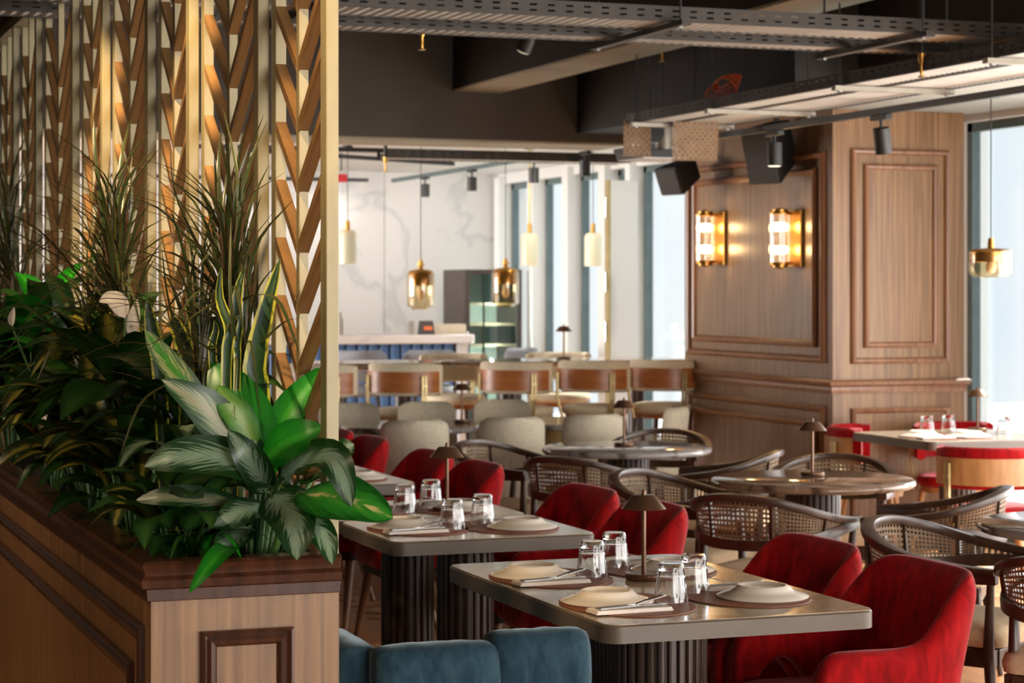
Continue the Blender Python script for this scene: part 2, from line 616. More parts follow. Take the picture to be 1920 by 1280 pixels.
tag(MB().box(U0, 6.0, V0, 13.7, ZC, ZC + .2).build('ceiling', 'dark_ceiling'), kind='structure')
tag(MB().box(U0, UF + .3, 14.25, VB + .2, ZB, ZB + .1).build('ceiling', 'white_ceiling'), kind='structure')
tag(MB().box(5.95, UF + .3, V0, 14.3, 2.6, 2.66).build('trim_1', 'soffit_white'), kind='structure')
tag(MB().box(5.96, UF + .3, V0, 14.3, 2.66, ZC + .2).build('trim_7', 'black_ceiling'), kind='structure')
# cross beam with a pale underside, and the beam running back to it
b1 = MB().box(U0, 5.95, 13.7, 14.25, 2.56, ZC + .1).build('trim_2', 'dark_ceiling')
tag(b1, kind='structure')
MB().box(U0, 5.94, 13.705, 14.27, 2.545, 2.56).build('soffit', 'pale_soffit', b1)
b2 = MB().box(4.64, 4.98, V0, 13.7, 2.895, ZC + .1).build('trim_3', 'black_ceiling')
tag(b2, kind='structure')
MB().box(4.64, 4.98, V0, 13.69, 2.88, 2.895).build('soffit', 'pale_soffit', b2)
b3 = MB().box(5.55, 5.95, 10.5, 13.7, 2.62, ZC + .1).build('trim_4', 'black_ceiling')
tag(b3, kind='structure')
# pale slab bay seen at the top right of the room
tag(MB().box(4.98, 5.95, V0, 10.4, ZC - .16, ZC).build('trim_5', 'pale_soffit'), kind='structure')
# lowered dark ceiling along the planter, its edge just over the screen
tag(MB().box(U0, 1.30, 7.9, 13.7, 2.70, ZC).build('trim_6', 'black_ceiling'), kind='structure')

tag(MB().box(U0 - .2, U0, V0, VB + .2, 0, ZC + .2).build('wall_left', 'greige_wall'), kind='structure')
tag(MB().box(U0, 1.75, 13.72, 13.9, 0, 2.56).build('wall_light_block', 'greige_wall'), kind='structure')  # added partition that keeps the left window light off the planter
# marble-clad wall at the back, built of tall slabs
wb = MB().box(U0, UF + .3, VB + .02, VB + .22, 0, ZB + .1).build('wall_back', 'greige_wall')
tag(wb, kind='structure')
us = [u_at(720, VB), u_at(935, VB)]
k = 0
u = us[0]
edges = [-3.2, -1.6, 0.0, 1.6, 3.2, 4.4, us[0], us[1], UF + .3]
for a, b in zip(edges[:-1], edges[1:]):
    MB().box(a + .003, b - .003, VB - .01, VB + .02, 0, ZB).build('marble_slab', 'white_marble', wb)

# --- wall behind the photographer: piers and tall windows
wbk = MB()
for a, b in ((U0, -2.4), (1.6, 2.0), (6.9, UF + .3)):
    wbk.box(a, b, V0 - .2, V0, 0, 2.8)
wbk.box(U0, UF + .3, V0 - .2, V0, 2.8, ZC + .2)
tag(wbk.build('wall_front', 'greige_wall'), kind='structure')

# --- window front on the right: piers, frames and panes
wr = MB()
wr.box(UF, UF + .3, V0, VB + .2, 2.56, ZC + .2)
wr.box(UF, UF + .3, V0, VB + .2, -.1, .04)
wr.box(UF + .2, UF + .3, 11.45, 13.9, 0, 2.6)
wr = wr.build('wall_right', 'white_wall')
tag(wr, kind='structure')
# white fins, each a pier reaching into the room between two panes
fins = []
for xa in (935, 998, 1064, 1133):
    v = v_at(xa, UF - .06)
    fins.append(v)
    MB().box(UF - .06, UF + .12, v, v + .14, 0, 2.62).build('pier', 'white_wall', wr, bevel=.004)
vw = v_at(1180, UF - .06)
MB().box(UF - .06, UF + .12, vw, vw + .10, 0, 2.62).build('pier', 'white_wall', wr, bevel=.004)
vn = 11.32
MB().box(UF - .06, UF + .12, vn, vn + .2, 0, 2.62).build('pier', 'white_wall', wr, bevel=.004)
for v in (-3.5, -.4, 2.6, 5.6, 8.4):
    MB().box(UF - .1, UF + .05, v, v + .3, 0, 2.62).build('pier', 'white_wall', wr, bevel=.004)
WIN = [0]
def window(va, vb, uf=UF + .1, mullions=(), door=False, fr=.055):
    WIN[0] += 1
    w = empty('window_%d' % WIN[0], (uf, (va + vb) / 2, 0))
    tag(w, kind='structure')
    L = (vb - va) / 2
    f = MB()
    f.box(-.03, .03, -L, -L + fr, .04, 2.56).box(-.03, .03, L - fr, L, .04, 2.56)
    f.box(-.03, .03, -L, L, .04, .04 + fr).box(-.03, .03, -L, L, 2.56 - fr, 2.56)
    f.build('window_frame', 'frame_grey', w)
    cuts = [-L + fr] + [m - (va + vb) / 2 for m in mullions] + [L - fr]
    for m in cuts[1:-1]:
        MB().box(-.03, .03, m - fr / 2, m + fr / 2, .04, 2.56).build('mullion', 'frame_grey', w)
    for a, b in zip(cuts[:-1], cuts[1:]):
        MB().box(-.004, .004, a, b, .04 + fr, 2.56 - fr).build('pane', 'pane', w)
    return w
for a, b in zip(fins[1:], fins[:-1]):
    window(a + .16, b)
window(fins[0] + .16, VB)
window(vw + .12, fins[3])
window(13.95, vw)
window(8.7, vn)
for a, b in ((-3.2, -.4), (-.1, 2.6), (2.9, 5.6), (5.9, 8.4)):
    window(a, b, mullions=((a + b) / 2,))
# opened white door leaf with a brass edge next to the big window
dr = empty('door_1', (UF - .15, vw - .35, 0))
tag(dr, kind='structure')
dl = MB().box(-.24, .0, -.03, .03, .04, 2.42).build('door_leaf', 'white_wall', dr, bevel=.004)
MB().box(-.26, -.24, -.035, .035, .04, 2.42).build('edge_strip', 'pale_brass', dr)
for z in (.5, 1.2, 1.6, 2.2):
    MB().cyl((-.265, 0, z - .08), (-.265, 0, z + .08), .014).build('hinge', 'steel', dr, smooth=40)

# --- outside: pale buildings across the street
def far_building(loc, w, d, h, nf, nw, label, slab=.25):
    b = empty('far_building', loc)
    tag(b, label, 'building')
    MB().box(0, d, -w / 2, w / 2, -6, h).build('wall', 'concrete_far', b)
    n = 0
    for i in range(nf):
        z = h - 2.2 - i * 3.0
        MB().box(-.5, 0, -w / 2, w / 2, z - 1.0, z - .75).build('balcony_slab', 'concrete_far', b)
        for j in range(nw):
            y = -w / 2 + (j + .5) * w / nw
            MB().box(-.06, .02, y - w / nw * .32, y + w / nw * .32, z - .7, z + 1.3).build('window', 'far_glass', b)
far_building((46, 44, 0), 16, 8, 2.2, 2, 5, 'pale low building across the street seen through the big window')
far_building((60, 30, 0), 14, 8, 3.4, 2, 4, 'pale building beyond the window at the far right')
tag(MB().box(7.5, 110, -40, 120, -6.2, -6).build('street', 'concrete_far'), kind='structure')

# ------------------------------------------------------------------ panelled column
CU, CV = 6.10, 11.07
CU1, CV1 = 6.99, 13.12
colm = empty('panelled_column', ((CU + CU1) / 2, (CV + CV1) / 2, 0))
tag(colm, 'square walnut panelled column with two lit wall lamps', 'column')
def cpart(mb, name, m, **kw):
    mb.v = [(x - (CU + CU1) / 2, y - (CV + CV1) / 2, z) for x, y, z in mb.v]
    return mb.build(name, m, colm, **kw)
cpart(MB().box(CU, CU1, CV, CV1, 0, 2.598), 'body', 'walnut')
P_OUT = [(0, 0), (0, .014), (.012, .022), (.026, .018), (.034, .006), (.034, 0)]
P_BIG = [(0, 0), (0, .02), (.014, .03), (.03, .024), (.042, .008), (.042, 0)]
def col_frames(side, xs, ys, prof, name, m='mould'):
    """frame between photo columns xs and rows ys on one face of the column"""
    mb = MB()
    if side == 'left':
        va, vb = v_at(xs[1], CU), v_at(xs[0], CU)
        zt, zb = z_at(ys[0], CU, va), z_at(ys[1], CU, va)
        frame_on(mb, (CU, vb, zb), (0, -1, 0), (0, 0, 1), (-1, 0, 0), vb - va, zt - zb, prof)
        r = (CU, va, vb, zb, zt)
    else:
        ua, ub = u_at(xs[0], CV), u_at(xs[1], CV)
        zt, zb = z_at(ys[0], ua, CV), z_at(ys[1], ua, CV)
        frame_on(mb, (ua, CV, zb), (1, 0, 0), (0, 0, 1), (0, -1, 0), ub - ua, zt - zb, prof)
        r = (ua, ub, CV, zb, zt)
    cpart(mb, name, m, fix=False)
    return r
r = col_frames('left', (1292, 1549), (283, 681), P_BIG, 'panel_moulding', 'mould_mid')
r = col_frames('left', (1303, 1533), (314, 651), P_BIG, 'panel_moulding', 'mould_mid')
cpart(MB().box(CU - .006, CU, r[1] + .04, r[2] - .04, r[3] + .04, r[4] - .04), 'panel', 'walnut_panel')
r = col_frames('left', (1293, 1549), (760, 1060), P_BIG, 'panel_moulding', 'mould_mid')
r = col_frames('left', (1303, 1535), (789, 1040), P_BIG, 'panel_moulding', 'mould_mid')
cpart(MB().box(CU - .006, CU, r[1] + .04, r[2] - .04, r[3] + .04, r[4] - .04), 'panel', 'walnut')
r = col_frames('right', (1595, 1779), (278, 682), P_OUT, 'panel_moulding', 'mould_mid')
r = col_frames('right', (1619, 1756), (307, 652), P_OUT, 'panel_moulding', 'mould_mid')
cpart(MB().box(r[0] + .03, r[1] - .03, CV - .006, CV, r[3] + .03, r[4] - .03), 'panel', 'walnut')
r = col_frames('right', (1595, 1779), (765, 1050), P_OUT, 'panel_moulding', 'mould_mid')
cpart(MB().box(r[0] + .03, r[1] - .03, CV - .006, CV, r[3] + .03, r[4] - .03), 'panel', 'walnut')
ring = [(CU, CV1), (CU, CV), (CU1, CV)]
def ring_mould(z, prof, name, m):
    mb = MB()
    rows = []
    for off, dz in prof:
        rows.append([(CU - off, CV1, z + dz), (CU - off, CV - off, z + dz), (CU1 + off, CV - off, z + dz)])
    mb.grid(rows)
    return cpart(mb, name, m)
zr = z_at(722, CU, CV)
ring_mould(zr, [(0, -.05), (.012, -.05), (.016, -.03), (.012, -.012), (.03, 0), (.034, .018), (.02, .03), (0, .03)], 'chair_rail', 'mould_mid')
ring_mould(.0, [(.018, 0), (.018, .1), (.006, .12), (0, .12)], 'plinth', 'mould')

# ------------------------------------------------------------------ planter with wooden panels
PU0, PU1, PV0, PV1, PZ = .80, 1.188, 4.235, 11.5, 1.0
pl = empty('planter', (PU0, PV0, 0))
tag(pl, 'long walnut panelled planter box with dark moulded rim full of plants', 'planter')
def ppart(mb, name, m, **kw):
    mb.v = [(x - PU0, y - PV0, z) for x, y, z in mb.v]
    return mb.build(name, m, pl, **kw)
def hollow(mb, off, z0, z1, thick):
    a = (PU0 - off, PU1 + off, PV0 - off, PV1 + off)
    mb.box(a[0], a[0] + thick, a[2], a[3], z0, z1).box(a[1] - thick, a[1], a[2], a[3], z0, z1)
    mb.box(a[0] + thick, a[1] - thick, a[2], a[2] + thick, z0, z1).box(a[0] + thick, a[1] - thick, a[3] - thick, a[3], z0, z1)
    return mb
ppart(hollow(MB(), 0, 0, PZ - .02, .04), 'box', 'walnut')
# stepped cornice around the rim
rows = []
for off, z in ((0.0, -.075), (.008, -.072), (.010, -.05), (.020, -.046), (.024, -.03), (.014, -.022), (.016, -.012), (.022, 0), (.012, .006), (-.045, .006), (-.05, -.03)):
    a = (PU0 - off, PU1 + min(off, 0), PV0 - off, PV1 + off)
    rows.append([(a[0], a[2], PZ + z), (a[1], a[2], PZ + z), (a[1], a[3], PZ + z), (a[0], a[3], PZ + z)])
mb = MB()
mb.grid(rows, closed_u=True)
ppart(mb, 'rim_cornice', 'mould', smooth=30)
ppart(MB().box(PU0 + .04, PU1 - .04, PV0 + .04, PV1 - .04, .3, PZ - .045), 'soil', 'soil')
PP = [(0, 0), (0, .012), (.006, .016), (.013, .009), (.019, .014), (.027, .012), (.033, .004), (.033, 0)]
mb = MB()
va = v_at(272, PU0)
frame_on(mb, (PU0, 8.6, .1), (0, -1, 0), (0, 0, 1), (-1, 0, 0), 8.6 - va, z_at(1172, PU0, va) - .1, PP)
ppart(mb, 'panel_moulding', 'mould', fix=False)
mb = MB()
vb = v_at(252, PU0)
frame_on(mb, (PU0, 8.5, .15), (0, -1, 0), (0, 0, 1), (-1, 0, 0), 8.5 - vb, z_at(1240, PU0, vb) - .15, PP)
ppart(mb, 'panel_moulding', 'mould', fix=False)
mb = MB()
ua, ub = u_at(376, PV0), u_at(549, PV0)
frame_on(mb, (ua, PV0, .1), (1, 0, 0), (0, 0, 1), (0, -1, 0), ub - ua, z_at(1183, ua, PV0) - .1, PP)
ppart(mb, 'panel_moulding', 'mould', fix=False)
# moss over the soil
mb = MB()
rm = random.Random(3)
for i in range(2600):
    x = rm.uniform(PU0 + .05, PU1 - .05)
    y = PV0 + .05 + abs(rm.gauss(0, 1.0))
    if y > PV1 - .1:
        continue
    z = PZ - .045
    h = rm.uniform(.008, .03)
    a = rm.uniform(0, 2 * PI)
    w = .004
    dx, dy = math.cos(a) * w, math.sin(a) * w
    lx, ly = rm.uniform(-.015, .015), rm.uniform(-.015, .015)
    mb.add([(x - dx, y - dy, z), (x + dx, y + dy, z), (x + lx, y + ly, z + h)], [(0, 1, 2)])
mo = ppart(mb, 'moss', noisy('moss', [(.3, srgb(30, 48, 10)), (.7, srgb(78, 104, 26))], nscale=12, rough=.9), fix=False)
mo['kind'] = 'stuff'

# ------------------------------------------------------------------ chevron screen standing on the planter
SU = 1.160
sc_v = [v_at(x, SU + .012) for x in (622, 493, 363, 284, 199, 142, 73)]
sc_v += [sc_v[-1] + .7, sc_v[-1] + 1.42, sc_v[-1] + 2.0]
ZS0 = PZ - .04
scr = empty('chevron_screen', (SU, sc_v[0], ZS0))
tag(scr, 'tall champagne metal screen of chevron slats rising from the planter', 'screen')
def spart(mb, name, m, **kw):
    mb.v = [(x - SU, y - sc_v[0], z - ZS0) for x, y, z in mb.v]
    return mb.build(name, m, scr, **kw)
ZTOP = 2.66
post_me = None
for i, v in enumerate(sc_v):
    spart(MB().box(SU, SU + .027, v, v + .045, ZS0, ZTOP), 'post', 'beige_metal', bevel=.002)
BW = .024
slatmesh = {}
for i in range(len(sc_v) - 1):
    va, vb = sc_v[i], sc_v[i + 1]
    ub_ = SU + .034
    spart(MB().box(ub_, ub_ + .026, vb - .03, vb + .01, ZS0, ZTOP), 'stile', 'beige_metal', bevel=.002)
    # centre bar
    vm = (va + .045 + vb - .03) / 2
    spart(MB().box(SU + .019, SU + .041, vm - .012, vm + .012, ZS0, ZTOP), 'stile', 'beige_metal', bevel=.002)
    per = .133
    half = (vb - .03 - vm - .008)
    rise = .155 * half / .26
    if (i, 'f') not in slatmesh:
        def slat(dv):
            du = .017 if dv > 0 else -.017
            m = MB()
            w, h = .024, .021
            dz = rise
            # thin bar in the screen plane; face cut plumb at both ends
            m.add([(-w / 2, 0, 0), (w / 2, 0, 0), (w / 2, 0, h * 1.2), (-w / 2, 0, h * 1.2),
                   (du - w / 2, dv, dz), (du + w / 2, dv, dz), (du + w / 2, dv, dz + h * 1.2), (du - w / 2, dv, dz + h * 1.2)],
                  [(0, 1, 2, 3), (7, 6, 5, 4), (0, 4, 5, 1), (1, 5, 6, 2), (2, 6, 7, 3), (3, 7, 4, 0)])
            import bmesh
            me = m.mesh('slat', 'slat')
            bm = bmesh.new(); bm.from_mesh(me)
            bmesh.ops.recalc_face_normals(bm, faces=bm.faces)
            bm.to_mesh(me); bm.free()
            return me
        mf, mn = slat(half), slat(-(vm - .008 - va - .03))
    n = int((ZTOP - ZS0) / per) + 2
    off = [.0, .02, .05, .03, .07, .01, .04, .02, .05][i]
    for k in range(-1, n):
        z = ZS0 + off + k * per
        if z < ZS0 or z + rise + .03 > ZTOP:
            continue
        for me, s in ((mf, 1), (mn, -1)):
            o = link_obj('slat', me, scr)
            o.location = (SU + .03 - SU, vm + s * .008 - sc_v[0], z - ZS0)
spart(MB().box(SU - .005, SU + .065, sc_v[0], sc_v[-1] + .05, ZTOP, ZTOP + .04), 'top_rail', 'beige_metal')

# ------------------------------------------------------------------ dining tables with fluted pedestals
TZ = .75
def rect_table(u0, u1, v0, v1, label, ped=(.086, .012), group='rectangular dining tables'):
    cu, cv = (u0 + u1) / 2, (v0 + v1) / 2
    t = empty('dining_table', (cu, cv, 0))
    tag(t, label, 'table', group)
    a, b = (u1 - u0) / 2, (v1 - v0) / 2
    mb = MB()
    rows = []
    for ins, z in ((.012, TZ - .048), (.0, TZ - .046), (.0, TZ - .006), (.004, TZ - .002)):
        rows.append([(x, y, z) for x, y in rrect(-a + ins, a - ins, -b + ins, b - ins, .045 - ins)])
    mb.grid(rows, closed_u=True)
    n = len(rows[0])
    mb.f.append(tuple(range(n)))
    mb.build('edge_band', 'table_edge', t, smooth=35)
    top = MB()
    pts = rrect(-a + .004, a - .004, -b + .004, b - .004, .041)
    top.prism(pts, TZ - .004, TZ)
    top.build('table_top', 'stone_laminate', t)
    # pedestal: stadium core ringed by half-round reeds
    ra, L = ped
    core = []
    n = 16
    for i in range(n + 1):
        th = -PI + PI * i / n
        core.append((ra * .93 * math.cos(th), -L + ra * .93 * math.sin(th)))
    for i in range(n + 1):
        th = PI * i / n
        core.append((ra * .93 * math.cos(th), L + ra * .93 * math.sin(th)))
    pd = MB().prism(core, .02, TZ - .05).build('pedestal', 'reed', t)
    foot = MB().prism([(x * 1.35, y * (L + ra * 1.25) / (L + ra)) for x, y in core], 0, .02).build('foot_plate', 'reed', t)
    per = 2 * PI * ra + 4 * L
    nr = max(16, int(per / .027))
    me = reed_mesh()
    for k in range(nr):
        s = per * k / nr
        if s < PI * ra:
            th = -PI + s / ra
            x, y, an = ra * math.cos(th), -L + ra * math.sin(th), th
        elif s < PI * ra + 2 * L:
            x, y, an = ra, -L + (s - PI * ra), 0
        elif s < 2 * PI * ra + 2 * L:
            th = (s - PI * ra - 2 * L) / ra
            x, y, an = ra * math.cos(th), L + ra * math.sin(th), th
        else:
            x, y, an = -ra, L - (s - 2 * PI * ra - 2 * L), PI
        o = link_obj('flute', me, pd)
        o.location = (x * .94, y if abs(y) < L else (y - math.copysign(ra * .06, y)), 0)
        o.rotation_euler = (0, 0, an)
    return t
_reed = []
def reed_mesh():
    if not _reed:
        m = MB()
        m.prism([(.0, -.010), (.0105, -.0075), (.0135, 0), (.0105, .0075), (.0, .010)], .02, TZ - .05)
        _reed.append(m.mesh('flute', 'reed', 50))
    return _reed[0]

TU0, TU1 = 1.965, 2.70
front_table = rect_table(TU0, TU1, 4.665, 5.865, 'four-seat grey dining table on dark fluted pedestal nearest the camera', ped=(.118, .10))
rect_table(TU0 + .015, TU1 - .02, 6.43, 7.06, 'small grey dining table with fluted pedestal behind the four-seat table')
rect_table(TU0 + .015, TU1 - .02, 7.075, 7.70, 'small grey dining table pushed against the far side of another, with bronze lamp')
rect_table(TU0 + .015, TU1 - .02, 8.36, 8.98, 'small grey dining table further down the row beside the champagne screen post')
rect_table(TU0 + .015, TU1 - .02, 8.995, 9.62, 'last grey dining table of the row, mostly hidden behind the planter leaves')

# ------------------------------------------------------------------ round tables with brown marble tops
def round_table(c, label, r=.43, m='brown_marble'):
    t = empty('round_table', (c[0], c[1], 0))
    tag(t, label, 'table', 'round marble tables')
    prof = [(.0, TZ - .032), (r - .012, TZ - .032), (r - .003, TZ - .026), (r, TZ - .016), (r - .003, TZ - .006), (r - .012, TZ), (0, TZ)]
    MB().lathe(prof, 64).build('table_top', m, t, smooth=40)
    MB().lathe([(.0, 0), (.25, 0), (.25, .015), (.10, .02), (0, .02)], 40).build('foot_plate', 'reed', t, smooth=40)
    pd = MB().cyl((0, 0, .02), (0, 0, TZ - .032), .105, n=32).build('pedestal', 'reed', t, smooth=40)
    for k in range(26):
        a = 2 * PI * k / 26
        o = link_obj('flute', reed_mesh(), pd)
        o.location = (.103 * math.cos(a), .103 * math.sin(a), 0)
        o.scale = (1, 1.2, 1.02)
        o.rotation_euler = (0, 0, a)
    return t
RA, RB, RC = G(1175, 837, TZ), G(1524, 896, TZ), Vector((4.42, 6.12, TZ))
round_table(RA, 'round marble table in the middle, reflecting the windows', m='grey_marble')
round_table(RB, 'round brown marble table with bronze lamp in front of the column')
round_table(RC, 'round marble table cut by the right edge of the picture', m='grey_marble')

# ------------------------------------------------------------------ red velvet armchairs
def smoothmax(a, b, k=.03):
    h = max(k - abs(a - b), 0) / k
    return max(a, b) + h * h * k / 4

def armchair(label):
    """faces +x; tub shell with low loop arms"""
    t = empty('red_armchair')
    tag(t, label, 'chair', 'red velvet armchairs along the table row')
    n, m = 44, 10
    def plan(s):
        # s in -1..1 from one arm tip round the back to the other
        a = abs(s)
        if a > .62:
            k = (a - .62) / .38
            x, y = -.06 + .25 * k, .252 - .012 * k
        else:
            th = a / .62 * PI / 2
            x, y = -.06 - .185 * math.cos(th) ** .5, .245 * math.sin(th) ** .55 + .007 * a / .62
        return x, math.copysign(y, s)
    def top(s):
        a = abs(s)
        zb = .80 - .03 * (a / .45) ** 5 if a < .45 else .77
        z = zb * (1 - sstep(.43, .61, a)) + .615 * sstep(.43, .61, a)
        if a > .90:
            k = (a - .90) / .10
            z -= .07 * (1 - math.sqrt(max(0, 1 - k * k)))
        return z
    def bot(s):
        a = abs(s)
        if a > .93:
            return .36
        if a > .60:
            k = (a - .60) / .33
            return .36 + .16 * math.sin(PI * k) ** .5
        return .36
    outer, inner = [], []
    for i in range(n + 1):
        s = -1 + 2 * i / n
        x, y = plan(s)
        x2, y2 = plan(min(1, s + .01))
        x1, y1 = plan(max(-1, s - .01))
        tx, ty = x2 - x1, y2 - y1
        l = math.hypot(tx, ty) or 1
        nx, ny = ty / l, -tx / l          # outward
        zt, zb = top(s), bot(s)
        lean = .09 * (1 - sstep(.40, .64, abs(s)))
        co, ci = [], []
        for j in range(m + 1):
            k = j / m
            z = zb + (zt - zb) * k
            th = .032
            if k > .85:
                e = (k - .85) / .15
                th *= math.sqrt(max(.05, 1 - e * e))
            if k < .06:
                th *= .8
            lx = -lean * max(0, z - .42) / .4
            co.append((x + lx + nx * th, y + ny * th, z))
            ci.append((x + lx - nx * th, y - ny * th, z))
        outer.append(co)
        inner.append(ci)
    mb = MB()
    loop = []
    for i in range(n + 1):
        loop.append(outer[i] + list(reversed(inner[i])))
    rows = loop
    w = len(rows[0])
    vs = [p for r_ in rows for p in r_]
    fs = []
    for i in range(n):
        for q in range(w):
            r_ = (q + 1) % w
            fs.append((i * w + q, i * w + r_, (i + 1) * w + r_, (i + 1) * w + q))
    fs.append(tuple(range(w)))
    fs.append(tuple(reversed(range(n * w, (n + 1) * w))))
    mb.add(vs, fs)
    mb.build('shell_back', 'red', t, smooth=60, sub=1)
    # piping along the top of the shell
    # seat cushion
    pts = rrect(-.2, .235, -.215, .215, .09, 8)
    mb = MB()
    rows = []
    for ins, z in ((.05, .365), (.012, .375), (.0, .40), (.0, .435), (.012, .46), (.05, .473), (.12, .478)):
        sx = 1 - ins / .24
        rows.append([(.02 + (x - .02) * sx, y * sx, z) for x, y in pts])
    mb.grid(rows, closed_u=True)
    k = len(pts)
    mb.f.append(tuple(range(k)))
    mb.f.append(tuple(range(6 * k, 7 * k)))
    mb.build('seat', 'red', t, smooth=60)
    MB().prism(rrect(-.17, .2, -.2, .2, .05), .335, .366).build('seat_base', 'black', t)
    for sx, sy in ((1, 1), (1, -1), (-1, 1), (-1, -1)):
        x0, y0 = (.16 if sx > 0 else -.14), .17 * sy
        x1, y1 = (.21 if sx > 0 else -.235), .235 * sy
        MB().cyl((x0, y0, .345), (x1, y1, 0), .024, .011, 12).build('leg', 'leg_wood', t, smooth=40)
    return t
CHU = 2.79     # centre of the chairs on the far side of the row
ac = armchair('red velvet armchair nearest the camera at the right edge of the front table')
ac.location = (CHU + .02, v_at(1705, 3.05), 0)
ac.rotation_euler = (0, 0, PI)
for x, du, rz, lab in ((1518, .0, .03, 'red velvet armchair beside the nearest one, at the far right corner of the front table'),
                   (1215, .0, -.02, 'red velvet armchair right behind the front table lamp'),
                   (1093, .0, .04, 'red velvet armchair left of the one behind the front lamp'),
                   (890, .0, .0, 'red velvet armchair just right of the lamp on the second table group'),
                   (800, .0, .03, 'red velvet armchair half covered by the shade of the lamp on the second table group'),
                   (685, .0, .0, 'red velvet armchair right of the screen post'),
                   (622, .0, .02, 'red velvet armchair hidden behind the screen post, only its top showing')):
    dup(ac, (CHU + du, v_at(x, 3.05), 0), PI + rz, lab)

# ------------------------------------------------------------------ blue velvet banquette, its near end turned towards the tables
bq = empty('banquette', (1.22, 4.3, 0))
tag(bq, 'blue velvet banquette with puffy channelled back at the bottom of the picture', 'sofa')
def roll(name, w, dpt, h, z0, loc, rz, par, m='blue', lean=0.0):
    """channel of the back: a padded slab rolled over at the top and pinched at both seams"""
    nu, nv = 14, 26
    rows = []
    for i in range(nu + 1):
        s = -1 + 2 * i / nu
        pin = (1 - abs(s) ** 5) ** .5 if abs(s) < 1 else 0
        kx = .72 + .28 * pin
        kz = .955 + .045 * pin
        row = []
        for j in range(nv):
            a = -.5 * PI + 2 * PI * j / nv
            cx, cz = math.cos(a), math.sin(a)
            ex = math.copysign(abs(cx) ** .62, cx)
            ez = math.copysign(abs(cz) ** (.55 if cz > 0 else .25), cz)
            y = dpt / 2 * ex * kx * (1 + .12 * (cz > .3))
            z = z0 + h / 2 + h / 2 * ez * (kz if cz > 0 else 1)
            wob = .004 * noise.noise(Vector((s * 3 + loc[0] * 9, a * 2, loc[1] * 7)))
            row.append((s * w / 2, y + wob + lean * (z - z0), z + wob))
        rows.append(row)
    mb = MB()
    mb.grid(rows, closed_u=True)
    mb.f.append(tuple(range(nv)))
    mb.f.append(tuple(range(nu * nv, (nu + 1) * nv)))
    return mb.build(name, m, par, smooth=80, loc=loc, rotz=rz)
LW = .262
B0 = Vector((1.22, 4.3, 0))
zt = .795
p = G(812, 1204, zt) - B0
roll('back_channel', .272, .13, .40, zt - .40 - .0, (p.x, p.y, 0), 0, bq)
p2 = Vector((p.x + .240, p.y + .012, 0))
roll('back_channel', .222, .13, .415, zt - .40, (p2.x, p2.y, 0), 0, bq)
for k in range(14):
    roll('back_channel', .30, .13, .40, zt - .40, (.045, p.y + .17 + .29 * k, 0), PI / 2, bq)
mb = MB()
mb.box(-.01, .60, p.y - .05, p.y + .05, .06, .42)
mb.box(-.01, .10, p.y, p.y + 4.2, .06, .42)
mb.build('base', 'blue', bq, bevel=.01)
MB().box(.1, .56, p.y + .06, p.y + 4.2, .28, .46).build('seat', 'blue', bq, bevel=.03)
MB().box(.02, .54, p.y - .02, p.y + 4.15, 0, .06).build('plinth', 'reed', bq)

